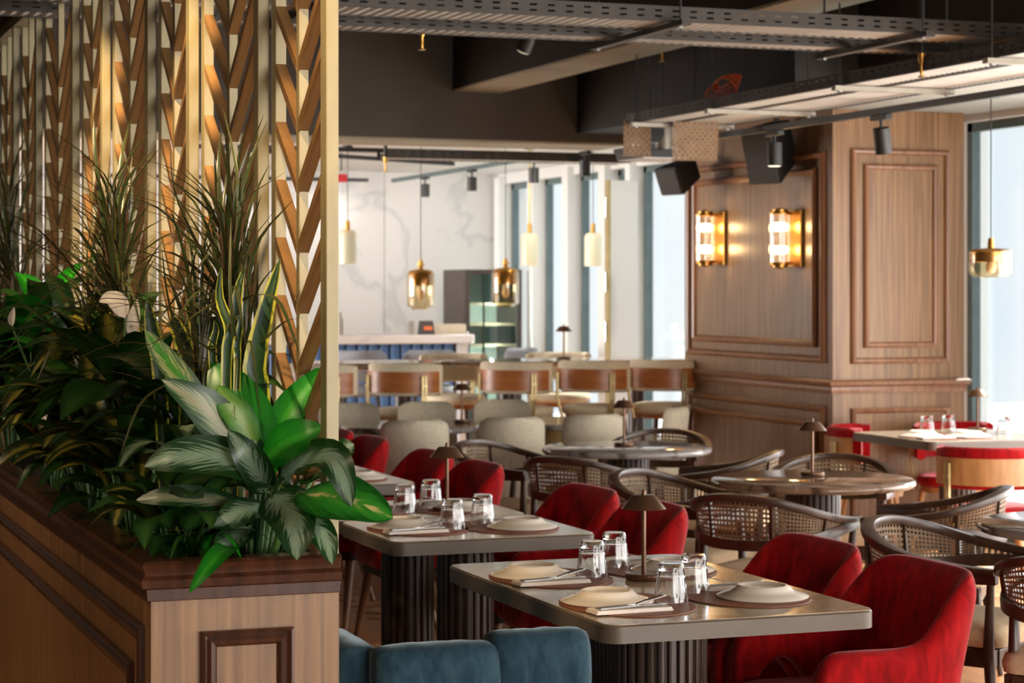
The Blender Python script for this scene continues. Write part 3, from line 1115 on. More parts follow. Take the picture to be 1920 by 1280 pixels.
# ------------------------------------------------------------------ cane-back chairs
def rail_path(zb, ztip, hx=1.0, n=40, tipx=.235, wid=.275, back=-.27):
    pts = []
    for i in range(n + 1):
        s = -1 + 2 * i / n
        a = abs(s)
        th = min(1, a / .70) * PI / 2
        if a < .70:
            x = back * math.cos(th) ** .9 * hx - .03
            y = wid * math.sin(th) ** .9
        else:
            k = (a - .70) / .30
            x = -.03 + (tipx + .03) * k
            y = wid - .02 * k * k
        z = zb + (ztip - zb) * sstep(.0, 1.0, a) if True else 0
        pts.append(Vector((x, math.copysign(y, s), z)))
    return pts
def cane_chair(label):
    t = empty('cane_chair')
    tag(t, label, 'chair', 'dark wood cane-back chairs at the round tables')
    up = rail_path(.765, .655)
    lo = rail_path(.585, .635, hx=.93, wid=.262)
    n = len(up)
    sec = [(-.021, -.013), (.0, -.016), (.021, -.013), (.024, 0), (.021, .013), (0, .016), (-.021, .013), (-.024, 0)]
    MB().sweep(up, sec, scale=[1 - .25 * abs(-1 + 2 * i / (n - 1)) ** 6 for i in range(n)]).build('top_rail', 'chair_wood', t, smooth=50)
    sec2 = [(-.017, -.02), (.017, -.02), (.019, 0), (.017, .02), (-.017, .02), (-.019, 0)]
    MB().sweep(lo, sec2).build('lower_rail', 'chair_wood', t, smooth=50)
    for f in (.22, .40, .60, .78):
        i = int(f * (n - 1))
        MB().bar(lo[i], up[i], .016, .012, up=(0, 1, 0) if abs(up[i].x) > .15 else (1, 0, 0)).build('back_slat', 'chair_wood', t)
    # woven cane between the rails: real strands with open gaps
    mb = MB()
    nc, nr = 66, 9
    def at(a, k):
        q = a * (n - 1)
        i = min(int(q), n - 2)
        f = q - i
        return (lo[i].lerp(lo[i + 1], f)).lerp(up[i].lerp(up[i + 1], f), k)
    wv, wh = .0032, .055
    A0, A1 = .08, .92
    for c in range(nc):
        a = A0 + (A1 - A0) * c / (nc - 1)
        da = .23 * (A1 - A0) / nc
        mb.grid([[at(a - da, .03), at(a + da, .03)], [at(a - da, .5), at(a + da, .5)], [at(a - da, .97), at(a + da, .97)]])
    for r_ in range(nr):
        k = .07 + .86 * r_ / (nr - 1)
        dk = .026
        rows = [[], []]
        for c in range(60):
            a = A0 + (A1 - A0) * c / 59
            rows[0].append(at(a, k - dk))
            rows[1].append(at(a, k + dk))
        mb.grid(rows)
    o = mb.build('cane_web', 'cane', t, fix=False)
    o['kind'] = 'stuff'
    # seat
    pts = rrect(-.235, .24, -.235, .235, .06, 6)
    mb = MB()
    rows = []
    for ins, z in ((.03, .405), (.0, .412), (-.004, .44), (.004, .465), (.03, .476), (.1, .482)):
        sc = 1 - ins / .24
        rows.append([(x * sc, y * sc, z) for x, y in pts])
    mb.grid(rows, closed_u=True)
    k = len(pts)
    mb.f += [tuple(range(k)), tuple(range(5 * k, 6 * k))]
    mb.build('seat_cushion', 'sand_fabric', t, smooth=60)
    fr = MB()
    fr.box(-.21, .22, -.225, -.20, .345, .405).box(-.21, .22, .20, .225, .345, .405)
    fr.box(.20, .225, -.2, .2, .345, .405).box(-.215, -.19, -.2, .2, .345, .405)
    fr.build('seat_frame', 'chair_wood', t, bevel=.003)
    for sy in (-1, 1):
        MB().cyl((.215, .245 * sy, .63), (.20, .225 * sy, .40), .012, .02, 10).cyl((.20, .225 * sy, .40), (.225, .235 * sy, 0), .02, .011, 10).build('leg', 'chair_wood', t, smooth=40)
        MB().cyl((-.175, .205 * sy, .60), (-.19, .2 * sy, .40), .014, .02, 10).cyl((-.19, .2 * sy, .40), (-.26, .22 * sy, 0), .02, .011, 10).build('leg', 'chair_wood', t, smooth=40)
    return t
def face(dx, dy):
    return math.atan2(dy, dx)
CANE = [
    # table in the middle
    (RA, (-.55, .10), face(.542, -.84), 'cane-back chair on the left of the middle round table'),
    (RA, (-.45, -.62), face(.80, .6), 'cane-back chair with its back to the camera before the middle round table'),
    (RA, (.20, -.62), face(-.8, .6), 'cane-back chair with pale lit back between the middle and the brown round table'),
    (RA, (.42, .58), face(-.6, -.8), 'cane-back chair on the far right of the middle round table'),
    # brown marble table
    (RB, (-.52, .14), face(.542, -.84), 'cane-back chair on the left of the brown marble table, behind the front lamp'),
    (RB, (-.50, -.60), face(.80, .6), 'cane-back chair with its back to the camera before the brown marble table'),
    (RB, (.15, -.68), face(-.8, .6), 'cane-back chair turned sideways right of the brown marble table'),
    (RB, (.42, .60), face(-.55, -.83), 'cane-back chair on the far side of the brown marble table'),
    # table at the right edge
    (RC, (-.58, -.02), face(.542, -.84), 'cane-back chair behind the nearest red armchair, facing the right edge'),
    (RC, (-.55, -.74), face(.80, .6), 'cane-back chair cut off by the right edge of the picture'),
]
cc = None
for c, off, rz, lab in CANE:
    loc = (c[0] + off[0], c[1] + off[1], 0)
    if cc is None:
        cc = cane_chair(lab)
        cc.location = loc
        cc.rotation_euler = (0, 0, rz)
    else:
        dup(cc, loc, rz, lab)
last_cane = [o for o in COL.objects if o.get('label', '').startswith('cane-back chair cut off')][0]
tg = MB().box(.20, .2265, .09, .115, .36, .385)
tg = MB().box(-.2175, -.2145, .14, .162, .352, .38).build('maker_tag', 'napkin', last_cane)
MB().box(-.2185, -.2175, .146, .149, .358, .374).box(-.2185, -.2175, .153, .156, .362, .374).build('tag_print', 'black', tg)

# ------------------------------------------------------------------ barrel chairs and bar stools (curved wooden back, upholstered inside, brass brackets)
def barrel(name, label, group, zs, fab, woodm, brass='pale_brass', cat='chair'):
    """faces +x, seat height zs"""
    t = empty(name)
    tag(t, label, cat, group)
    def band(r0, r1, z0, z1, a1, nn=24, rnd=.0):
        rows = []
        prof = [(r0, z0 + rnd), (r0, z1 - rnd), ((r0 + r1) / 2, z1), (r1, z1 - rnd), (r1, z0 + rnd), ((r0 + r1) / 2, z0)]
        for i in range(nn + 1):
            a = PI - a1 + 2 * a1 * i / nn
            k = 1
            rows.append([(r * math.cos(a) * .92, r * math.sin(a) * 1.0, z) for r, z in prof])
        mb = MB()
        m = len(prof)
        vs = [p for r_ in rows for p in r_]
        fs = []
        for i in range(nn):
            for q in range(m):
                fs.append((i * m + q, i * m + (q + 1) % m, (i + 1) * m + (q + 1) % m, (i + 1) * m + q))
        fs += [tuple(range(m)), tuple(range(nn * m, (nn + 1) * m))]
        mb.add(vs, fs)
        return mb
    z0, z1 = zs + .095, zs + .275
    band(.20, .256, z0 - .01, z1 + .02, math.radians(88), rnd=.016).build('back_pad', fab, t, smooth=60)
    band(.252, .264, z0 + .012, z1 - .034, math.radians(76)).build('back_shell', woodm, t, smooth=40)
    prof = [(0, zs - .07), (.2, zs - .07), (.225, zs - .055), (.23, zs - .03), (.222, zs - .008), (.19, zs), (0, zs + .006)]
    MB().lathe(prof, 36).build('seat', fab, t, smooth=60)
    MB().lathe([(0, zs - .10), (.2, zs - .10), (.205, zs - .07), (0, zs - .07)], 36).build('seat_ring', woodm, t, smooth=40)
    for a in (math.radians(180 - 48), math.radians(180 + 48)):
        c, s = math.cos(a) * .94, math.sin(a)
        br = MB()
        for d in (-.011, .011):
            px, py = c * .272 - s * d, s * .272 + c * d
            qx, qy = c * .235 - s * d, s * .235 + c * d
            br.bar((qx, qy, zs - .10), (px, py, zs + .05), .014, .012, up=(c, s, 0))
            br.bar((px, py, zs + .05), (px, py, z1 - .06), .014, .012, up=(c, s, 0))
        br.bar((c * .275 + s * .02, s * .275 - c * .02, zs + .15), (c * .275 - s * .02, s * .275 + c * .02, zs + .15), .016, .014)
        br.build('bracket', brass, t)
    lm = woodm if zs < .6 else 'chair_wood'
    for sx, sy in ((1, 1), (1, -1), (-1, 1), (-1, -1)):
        MB().cyl((.14 * sx, .14 * sy, zs - .10), (.19 * sx, .19 * sy, 0), .019, .012, 10).build('leg', lm, t, smooth=40)
    if zs > .6:
        fr = MB()
        q = .172
        for a, b in (((q, q), (q, -q)), ((q, -q), (-q, -q)), ((-q, -q), (-q, q)), ((-q, q), (q, q))):
            fr.cyl((a[0], a[1], .27), (b[0], b[1], .27), .009, n=8)
        fr.build('foot_rail', brass, t, smooth=40)
    return t
st = barrel('bar_stool', 'x', 'caramel bar stools at the high tables', .775, 'cream_fabric', 'stool_wood', cat='stool')
SV = 13.2
labs = {608: 'caramel bar stool next to the screen post, at the left high table',
        764: 'caramel bar stool with dark left half, second from the screen post',
        972: 'caramel bar stool in the middle of the row before the high table',
        1117: 'caramel bar stool right of the middle one, above the middle lamp',
        1250: 'orange lit bar stool tucked beside the column'}
first = True
for x, lab in labs.items():
    loc = (u_at(x, SV), SV, 0)
    if first:
        st.location = loc
        st.rotation_euler = (0, 0, .73)
        st['label'] = lab
        first = False
    else:
        dup(st, loc, .73 + (.08 if x == 764 else 0), lab)
for x, lab in ((852, 'bar stool on the far side of the high tables, in the gap between them'), (1050, 'bar stool on the far side of the right high table'),):
    dup(st, (u_at(x, 14.75), 14.75, 0), -PI / 2, lab)

rc = barrel('barrel_chair', 'red barrel chair with oak back turned to the camera at the window table', 'red barrel chairs at the window table', .47, 'red', 'oak_wood')
RT = (5.89, 6.75, 9.66, 10.49)
rc.location = (u_at(1853, 9.2), 9.2, 0)
rc.rotation_euler = (0, 0, 1.02)
dup(rc, (6.13, 10.72, 0), -.62, 'red barrel chair against the column on the far side of the window table')
dup(rc, (6.73, 10.74, 0), -PI / 2, 'red barrel chair on the far side of the window table behind the sunlit lamp')
rect_table(RT[0], RT[1], RT[2], RT[3], 'sunlit dining table by the window with red barrel chairs')

# ------------------------------------------------------------------ greige upholstered dining chairs and their stone tables
def side_chair(label):
    t = empty('upholstered_chair')
    tag(t, label, 'chair', 'greige upholstered chairs')
    n, m = 16, 26
    rows_o, rows_i = [], []
    for j in range(m + 1):
        k = j / m
        z = .30 + .54 * k
        half = .205 + .02 * (1 - k)
        if k > .86:
            e = (k - .86) / .14
            half -= .055 * (1 - math.sqrt(max(0, 1 - e ** 2.6)))
        ro, ri = [], []
        for i in range(n + 1):
            s = -1 + 2 * i / n
            y = s * half
            x = -.20 + .10 * abs(s) ** 2.2 - .07 * k
            th = .03 * (1 - .6 * max(0, (k - .9) / .1) ** 2) * (1 - .5 * abs(s) ** 8)
            ro.append((x - th, y, z))
            ri.append((x + th, y, z))
        rows_o.append(ro)
        rows_i.append(ri)
    mb = MB()
    loop = [ro + list(reversed(ri)) for ro, ri in zip(rows_o, rows_i)]
    mb.grid(loop, closed_u=True)
    w = len(loop[0])
    mb.f += [tuple(range(w)), tuple(range(m * w, (m + 1) * w))]
    mb.build('backrest', 'beige_fabric', t, smooth=60)
    pts = rrect(-.2, .23, -.23, .23, .07, 6)
    mb = MB()
    rows = []
    for ins, z in ((.02, .37), (0, .38), (0, .44), (.012, .465), (.05, .475)):
        sc = 1 - ins / .23
        rows.append([(x * sc, y * sc, z) for x, y in pts])
    mb.grid(rows, closed_u=True)
    k = len(pts)
    mb.f += [tuple(range(k)), tuple(range(4 * k, 5 * k))]
    mb.build('seat', 'beige_fabric', t, smooth=60)
    for sx, sy in ((1, 1), (1, -1), (-1, 1), (-1, -1)):
        MB().cyl((.16 * sx, .17 * sy, .38), (.2 * sx, .2 * sy, 0), .018, .011, 10).build('leg', 'leg_wood', t, smooth=40)
    return t
BV = 11.15
bc = side_chair('greige upholstered chair with its back to the camera behind the red chairs')
bc.location = (u_at(764, BV), BV, 0)
bc.rotation_euler = (0, 0, PI / 2 - .05)
bc.scale = (.92, .92, 1)
for x, v, rz, lab in ((943, 11.2, PI / 2 - .02, 'greige upholstered chair left of the middle round table'),
                      (1092, 11.3, PI / 2 + .05, 'wide-looking greige chair behind the middle lamp'),
                      (1208, 11.75, PI - .55, 'darker greige chair turned sideways next to the column'),
                      (668, 12.5, -PI / 2, 'greige chair facing the camera right of the screen post'),
                      (818, 12.5, -PI / 2 + .1, 'greige chair facing the camera behind the stone table lamp'),
                      (957, 12.55, -PI / 2, 'greige chair facing the camera under the middle bar stool')):
    dup(bc, (u_at(x, v), v, 0), rz, lab)
def stone_table(c, label, r=.42):
    t = empty('stone_table', c)
    tag(t, label, 'table', 'stone tables of the greige chairs')
    MB().lathe([(0, .715), (r - .01, .715), (r, .725), (r, .742), (r - .008, TZ), (0, TZ)], 56).build('table_top', 'grey_marble', t, smooth=40)
    MB().lathe([(0, 0), (.23, 0), (.23, .02), (.12, .05), (.075, .2), (.07, .4), (.1, .6), (.17, .715), (0, .715)], 36).build('pedestal', 'pale_brass', t, smooth=50)
    return t
ST1, ST2 = (u_at(770, 11.95), 11.95, 0), (u_at(1040, 12.0), 12.0, 0)
stone_table(ST1, 'dark stone table with brass foot among the greige chairs, carrying a lamp')
stone_table(ST2, 'dark stone table with brass foot behind the middle greige chairs')

# ------------------------------------------------------------------ high tables
def high_table(ua, ub, v, label, w=.34):
    cu = (ua + ub) / 2
    L = (ub - ua) / 2
    t = empty('high_table', (cu, v, 0))
    tag(t, label, 'table', 'high tables with caramel stools')
    pts = []
    for i in range(48):
        a = 2 * PI * i / 48
        c, s = math.cos(a), math.sin(a)
        pts.append((L * math.copysign(abs(c) ** .7, c), w * math.copysign(abs(s) ** .8, s)))
    mb = MB()
    rows = [[(x * k, y * k, z) for x, y in pts] for k, z in ((.93, 1.01), (1.0, 1.025), (1.0, 1.045), (.99, 1.05))]
    mb.grid(rows, closed_u=True)
    mb.f += [tuple(range(48)), tuple(range(144, 192))]
    mb.build('table_top', 'brown_marble', t, smooth=40)
    for s in (-.5, .5):
        MB().cyl((L * s, 0, .03), (L * s, 0, 1.015), .06, n=20).build('leg', 'reed', t, smooth=40)
        MB().cyl((L * s, 0, 0), (L * s, 0, .03), .2, n=28).build('foot_plate', 'reed', t, smooth=40)
    return t
HV = 13.95
high_table(u_at(560, HV), u_at(820, HV), HV, 'left high table with pale top, ending in a rounded tip right of the screen')
high_table(u_at(826, HV), u_at(1310, HV), HV, 'long right high table with thin brown top below the windows')

# ------------------------------------------------------------------ bar at the back
BVV = 17.6
bar = empty('bar_counter', (u_at(760, BVV), BVV, 0))
tag(bar, 'bar counter with thick white marble top and blue fluted front', 'bar counter')
bu = bar.location.x
uR = u_at(889, BVV)
MB().prism(rrect(2.2 - bu, uR - bu, -.05, .62, .05), 1.07, 1.145).build('counter_top', 'bar_marble', bar, bevel=.01)
uF = u_at(849, BVV)
MB().box(2.3 - bu, uF - bu, .1, .55, 0, 1.07).build('body', 'fridge_side', bar)
k = 0
u = 3.4
me = MB()
me.lathe([(0, .08), (.05, .08), (.05, 1.07), (0, 1.07)], 14)
me = me.mesh('flute', 'blue_lacquer', 50)
while u < uF:
    o = link_obj('flute', me, bar)
    o.location = (u - bu, .1, 0)
    u += .098
MB().box(uR - bu - .14, uR - bu - .06, .0, .5, 0, 1.07).build('end_panel', 'white_wall', bar)

def bar_seat(x, v, rz, label, fab='grey_fabric'):
    t = empty('upholstered_stool', (u_at(x, v), v, 0), rz)
    tag(t, label, 'stool', 'grey stools at the bar')
    rows = []
    for j in range(9):
        k = j / 8
        z = .80 + .25 * k
        half = .235 - (.07 * (1 - math.sqrt(max(0, 1 - ((k - .5) / .5) ** 2))) if k > .5 else 0)
        ro, ri = [], []
        for i in range(13):
            s = -1 + 2 * i / 12
            x_ = -.19 + .13 * abs(s) ** 2 - .05 * k
            ro.append((x_ - .03, s * half, z))
            ri.append((x_ + .03, s * half, z))
        rows.append(ro + list(reversed(ri)))
    mb = MB()
    mb.grid(rows, closed_u=True)
    w = len(rows[0])
    mb.f += [tuple(range(w)), tuple(range(8 * w, 9 * w))]
    mb.build('backrest', fab, t, smooth=60)
    MB().lathe([(0, .68), (.2, .68), (.22, .70), (.22, .74), (.19, .77), (0, .775)], 24).build('seat', fab, t, smooth=60)
    for sx, sy in ((1, 1), (1, -1), (-1, 1), (-1, -1)):
        MB().cyl((.14 * sx, .14 * sy, .69), (.19 * sx, .19 * sy, 0), .016, .011, 8).build('leg', 'chair_wood', t, smooth=40)
    return t
bar_seat(668, 16.6, PI / 2, 'grey upholstered stool before the blue bar front, left one beside the post')
bar_seat(800, 16.6, PI / 2, 'grey upholstered stool before the blue bar front, right one')
bar_seat(952, 16.9, PI * .75, 'pale blue-grey stool in front of the wine fridge')

# wine fridge
FU0, FU1, FV0, FV1 = u_at(870, 18.6), u_at(976, 18.6), 18.6, 19.2
fz = z_at(505, FU0, FV0)
fr = empty('wine_fridge', (FU0, FV0, 0))
tag(fr, 'tall glass-door wine fridge with wooden shelves beside the bar', 'fridge')
w, dpt = FU1 - FU0, FV1 - FV0
mb = MB()
mb.box(0, .03, 0, dpt, 0, fz).box(w - .03, w, 0, dpt, 0, fz).box(.03, w - .03, 0, dpt, fz - .03, fz).box(.03, w - .03, 0, dpt, 0, .08)
mb.build('cabinet', 'fridge_side', fr)
MB().box(.03, w - .03, dpt - .03, dpt, .08, fz - .03).build('lining', 'fridge_in', fr)
for k in range(7):
    z = .25 + k * .19
    MB().box(.035, w - .035, .05, dpt - .04, z, z + .022).build('shelf', 'shelf_wood', fr)
dg = MB()
dg.box(0, .045, -.035, -.004, .06, fz).box(w - .045, w, -.035, -.004, .06, fz).box(.045, w - .045, -.035, -.004, fz - .045, fz).box(.045, w - .045, -.035, -.004, .06, .11)
dd = dg.build('door', 'fridge_side', fr)
MB().box(.045, w - .045, -.022, -.016, .11, fz - .045).build('pane', 'fridge_glass', dd)
MB().cyl((.022, -.055, .7), (.022, -.055, 1.15), .012, n=10).build('handle', 'steel', dd, smooth=40)
MB().box(.18, .2, -.01, 0, .08, fz - .03).build('mullion', 'fridge_side', fr)
for k in range(3):
    light('fridge_fill', 'POINT', (FU0 + w / 2, FV0 + .03, .56 + k * .38), 8, (.92, 1, .96), shadow_soft_size=.01)  # unseen fill lamps added to brighten the fridge interior
# things on the bar
def on_bar(x, v):
    return (u_at(x, v), v, 1.145)
pos = empty('payment_terminal', on_bar(800, 17.75))
tag(pos, 'dark payment terminal with orange display on the bar', 'terminal')
mb = MB()
mb.add([(-.065, -.05, 0), (.065, -.05, 0), (.065, .07, 0), (-.065, .07, 0), (-.055, -.02, .12), (.055, -.02, .12), (.055, .05, .12), (-.055, .05, .12)],
       [(0, 3, 2, 1), (4, 5, 6, 7), (0, 1, 5, 4), (1, 2, 6, 5), (2, 3, 7, 6), (3, 0, 4, 7)])
mb.build('housing', 'fridge_side', pos, bevel=.006)
MB().add([(-.04, -.0425, .04), (.04, -.0425, .04), (.036, -.034, .072), (-.036, -.034, .072)], [(0, 1, 2, 3)]).build('display', 'display', pos, fix=False)
MB().box(-.15, -.115, 0, .05, 0, .12).build('receipt_slot', 'strut', pos, bevel=.004)
tag(MB().box(-.13, .13, -.09, .09, 0, .085).build('cardboard_box', 'box_cream', loc=on_bar(842, 17.95), bevel=.004), 'flat cream box lying on the bar before the fridge', 'box')
tag(MB().lathe([(0, 0), (.03, 0), (.032, .12), (.02, .16), (.018, .2), (0, .2)], 16).build('bottle', 'strut', smooth=40, loc=on_bar(637, 17.8)), 'small steel bottle on the bar beside the screen post', 'bottle')


# ------------------------------------------------------------------ table ware
def plate_proto():
    # plate laid upside down: rim on the mat, foot ring on top
    prof = [(.118, .0), (.1195, .003), (.114, .0065), (.095, .0125), (.082, .0165), (.074, .022), (.066, .0295), (.062, .031), (.059, .0305), (.054, .026), (.03, .0245), (0, .024)]
    return MB().lathe(prof, 48).build('plate', 'plate', smooth=75)
def glass_proto():
    n = 48
    h = .097
    ro = lambda z: .0445 - .0125 * (z / h)
    mb = MB()
    rows = []
    prof = [(0.0405, .0), (.0443, .0), (.044, .012)]
    rows_r = []
    for z in (.0, .006, .014, .022, .035, .05, .065, .078, .084, .09, .097):
        rows_r.append((ro(z) - (.002 if z > .094 else 0), z))
    inner = [(ro(z) - .0032, z) for z in (.074, .06, .045, .03, .015, .0)]
    vs, fs = [], []
    allp = rows_r + [(0.0, .0965)] + [(0.0, .077)] + [(.026, .0765)] + inner
    for r, z in allp:
        for i in range(n):
            a = 2 * PI * i / n
            fl = 0
            if .016 < z < .082 and r > .02:
                fl = -.002 * (1 - abs(math.cos(6 * a)))
            rr = max(0, r + fl) if r > .02 else r
            vs.append((rr * math.cos(a), rr * math.sin(a), z))
    m = len(allp)
    for j in range(m):
        jn = (j + 1) % m
        for i in range(n):
            fs.append((j * n + i, j * n + (i + 1) % n, jn * n + (i + 1) % n, jn * n + i))
    mb.add(vs, fs)
    me = mb.mesh('tumbler', 'tumbler', 60)
    import bmesh
    bm = bmesh.new(); bm.from_mesh(me)
    bmesh.ops.remove_doubles(bm, verts=bm.verts, dist=1e-5)
    bmesh.ops.recalc_face_normals(bm, faces=bm.faces)
    bm.to_mesh(me); bm.free()
    return link_obj('tumbler', me)
def mat_proto():
    mb = MB()
    mb.prism([(.165 * math.cos(2 * PI * i / 48), .215 * math.sin(2 * PI * i / 48)) for i in range(48)], 0, .003)
    return mb.build('placemat', 'mat', bevel=.001)
def napkin_proto():
    t = empty('napkin')
    mb = MB()
    for k, (z0, z1, s) in enumerate(((0, .003, 1.0), (.0032, .006, .985), (.0062, .009, .97))):
        mb.prism(rrect(-.105 * s, .105 * s, -.034 * s, .034 * s, .004, 2), z0, z1)
    mb.build('folded_cloth', 'napkin', t)
    return t
def fork(par, y, z, knife=False):
    mb = MB()
    if not knife:
        mb.bar((-.09, y, z + .003), (.02, y - .004, z + .006), .007, .003)
        mb.bar((.02, y - .004, z + .006), (.05, y - .005, z + .014), .012, .0025)
        for d in (-.009, -.003, .003, .009):
            mb.bar((.05, y - .005 + d * .9, z + .014), (.10, y - .006 + d, z + .024), .003, .002)
    else:
        mb.bar((-.09, y, z + .003), (.0, y + .004, z + .004), .009, .004)
        mb.bar((.0, y + .004, z + .004), (.10, y + .008, z + .004), .013, .0015)
    return mb

PLP, GLP, MTP, NKP = plate_proto(), glass_proto(), mat_proto(), napkin_proto()
USED = set()
def place(proto, loc, rz, label, cat, group):
    if proto.name in USED:
        o = dup(proto, loc, rz)
    else:
        USED.add(proto.name)
        o = proto
        o.location = loc
        o.rotation_euler = (0, 0, rz)
    tag(o, label, cat, group)
    return o
def cutlery(loc, rz, where):
    fk = fork(None, .008, 0).build('fork', 'steel', loc=loc, rotz=rz)
    tag(fk, 'steel fork on the napkin ' + where, 'fork', 'forks on the napkins')
    kn = fork(None, -.014, 0, True).build('knife', 'steel', loc=loc, rotz=rz)
    tag(kn, 'steel knife on the napkin ' + where, 'knife', 'knives on the napkins')
def setting(pu, pv, side, where, glass=None, plate=True, napkin=True, cut=True):
    """side +1: guest on the window side (faces -x), -1: guest on the planter side"""
    rz = 0 if side < 0 else PI
    place(MTP, (pu - side * .035, pv - side * -.045 * 1, TZ + .0005), 0, 'brown leather placemat ' + where, 'placemat', 'placemats')
    zt = TZ + .004
    if plate:
        place(PLP, (pu, pv, zt), 0, 'cream plate lying upside down ' + where, 'plate', 'upturned plates')
    if napkin:
        nv = pv + side * .165
        loc = (pu + .01 * side, nv, zt)
        place(NKP, loc, rz + .04, 'cream folded napkin ' + where, 'napkin', 'folded napkins')
        if cut:
            cutlery((loc[0], loc[1], zt + .009), rz + .10, where)
    if glass:
        place(GLP, (glass[0], glass[1], zt), .2, 'upturned fluted glass tumbler ' + where, 'glass', 'upturned tumblers')
def gz(x, y, z=TZ + .004):
    g = G(x, y, z)
    return (g.x, g.y)
setting(2.108, 5.53, -1, 'at the far left seat of the front table', gz(1110, 1079))
setting(2.108, 5.00, -1, 'at the near left seat of the front table', gz(1258, 1126))
setting(2.520, 5.50, 1, 'at the far right seat of the front table', gz(1152, 1061))
setting(2.520, 4.945, 1, 'at the near right seat of the front table', gz(1300, 1108))
setting(2.13, 6.80, -1, 'on the planter side of the second table', gz(848, 990))
setting(2.50, 6.66, 1, 'on the chair side of the second table', gz(905, 980))
setting(2.13, 7.43, -1, 'on the planter side of the table with the bronze lamp', gz(759, 959))
setting(2.50, 7.30, 1, 'on the chair side of the table with the bronze lamp', gz(808, 949))
setting(2.50, 8.62, 1, 'on the chair side of the table beside the screen post', None)
setting(2.50, 9.25, 1, 'on the last table of the row', None)
# window table
g1, g2, g3 = gz(1738, 812), gz(1778, 810), gz(1883, 812)
setting(6.05, 10.0, -1, 'at the left seat of the sunlit window table', g1, cut=False)
setting(6.28, 9.9, 1, 'at the right seat of the sunlit window table', g2, cut=False, napkin=False)
place(GLP, (g3[0], g3[1], TZ + .001), .1, 'upturned tumbler alone at the right end of the sunlit window table', 'glass', 'upturned tumblers')
place(NKP, (6.45, 10.25, TZ + .001), 1.3, 'white napkin at the far edge of the sunlit window table', 'napkin', 'folded napkins')

# cordless table lamps
def lamp(label):
    t = empty('table_lamp')
    tag(t, label, 'lamp', 'bronze table lamps')
    MB().lathe([(0, 0), (.048, 0), (.05, .003), (.05, .014), (.047, .017), (.0, .017)], 36).build('base', 'bronze', t, smooth=40)
    MB().cyl((0, 0, .017), (0, 0, .232), .0062, n=16).build('stem', 'bronze', t, smooth=40)
    MB().lathe([(.0585, .188), (.0597, .188), (.0307, .2235), (.028, .2245), (0, .2245), (0, .222), (.028, .222), (.0295, .2215)], 40, close=True).build('shade', 'bronze', t, smooth=40)
    MB().lathe([(0, .2245), (.005, .2245), (.005, .236), (.003, .239), (0, .239)], 14).build('finial', 'bronze', t, smooth=40)
    return t
def lamp_at(x, ybase, z=TZ):
    g = G(x, ybase, z)
    return (g.x, g.y, z + .001)
lp = lamp('bronze table lamp with conical shade on the front table')
lp.location = lamp_at(1207, 1086)
lp.scale = (1.03, 1.03, 1.03)
dup(lp, (2.40, 7.27, TZ + .001), 0, 'coppery table lamp in front of the red chairs on the second table group').location = (u_at(838, 7.25), 7.25, TZ + .001)
dup(lp, lamp_at(1523, 892), 0, 'bronze table lamp on the brown marble round table')
dup(lp, lamp_at(1170, 836), 0, 'bronze table lamp on the middle round table')
dup(lp, (u_at(866, 12.0), 12.0, TZ + .001), 0, 'dark table lamp among the greige chairs')
dup(lp, (u_at(1057, 13.95), 13.95, 1.051), 0, 'small copper table lamp on the right high table before the windows')
dup(lp, lamp_at(1833, 808), 0, 'table lamp gleaming in the sun on the window table')

# ------------------------------------------------------------------ pendant lamps
def pendant_jar(x, d, ytop, ybody, ymid, ybot, w_px, label):
    p = PX(x, ytop, d)
    p.z = ZB
    pxm = d / FPX
    t = empty('jar_pendant', p)
    tag(t, label, 'pendant lamp', 'brass and glass pendant lamps')
    Z = lambda y: z_px(y, d) - p.z
    r = w_px * pxm / 2
    MB().cyl((0, 0, 0), (0, 0, Z(ybody) + .05), .003, n=8).build('cord', 'black_metal', t)
    MB().lathe([(0, 0.0), (.045, 0), (.045, -.018), (0, -.018)], 20).build('canopy', 'black_metal', t, smooth=40)
    zb, zm, zl = Z(ybody), Z(ymid), Z(ybot)
    MB().lathe([(0, zb + .085), (.012, zb + .085), (.014, zb + .06), (.026, zb + .058), (.026, zb + .04), (.017, zb + .035), (.02, zb + .012), (0, zb + .012)], 20).build('cap', 'brass', t, smooth=40)
    MB().lathe([(0, zb + .014), (r * .4, zb + .012), (r * .82, zb + .002), (r * .9, zb - .008), (r * .9, zm), (r * .88, zm), (r * .87, zb - .008), (r * .8, zb - .004), (0, zb + .008)], 36).build('metal_shade', 'brass', t, smooth=40)
    MB().lathe([(r * .9, zb - .014), (r * .98, zb - .018), (r, zb - .026), (r, zl + .035), (r * .95, zl + .022), (r * .68, zl + .016), (r * .62, zl), (r * .60, zl), (r * .66, zl + .018), (r * .93, zl + .025), (r * .98, zl + .036), (r * .98, zb - .026), (r * .96, zb - .02), (r * .9, zb - .016)], 36).build('glass_jar', 'amber_glass', t, smooth=40)
    MB().lathe([(0, zm + .03), (.016, zm + .03), (.02, zm - .02), (.028, zm - .06), (.02, zm - .09), (0, zm - .1)], 16).build('bulb', 'opal', t, smooth=60)
    return t
def z_px(y, d):
    return EYE - (y - HOR) / FPX * d
pendant_jar(789, 15.6, 290, 508, 536, 580, 52, 'brass pendant lamp with clear glass jar left of the wine fridge')
pendant_jar(948, 15.9, 294, 505, 533, 575, 52, 'brass pendant lamp with clear glass jar before the wine fridge')
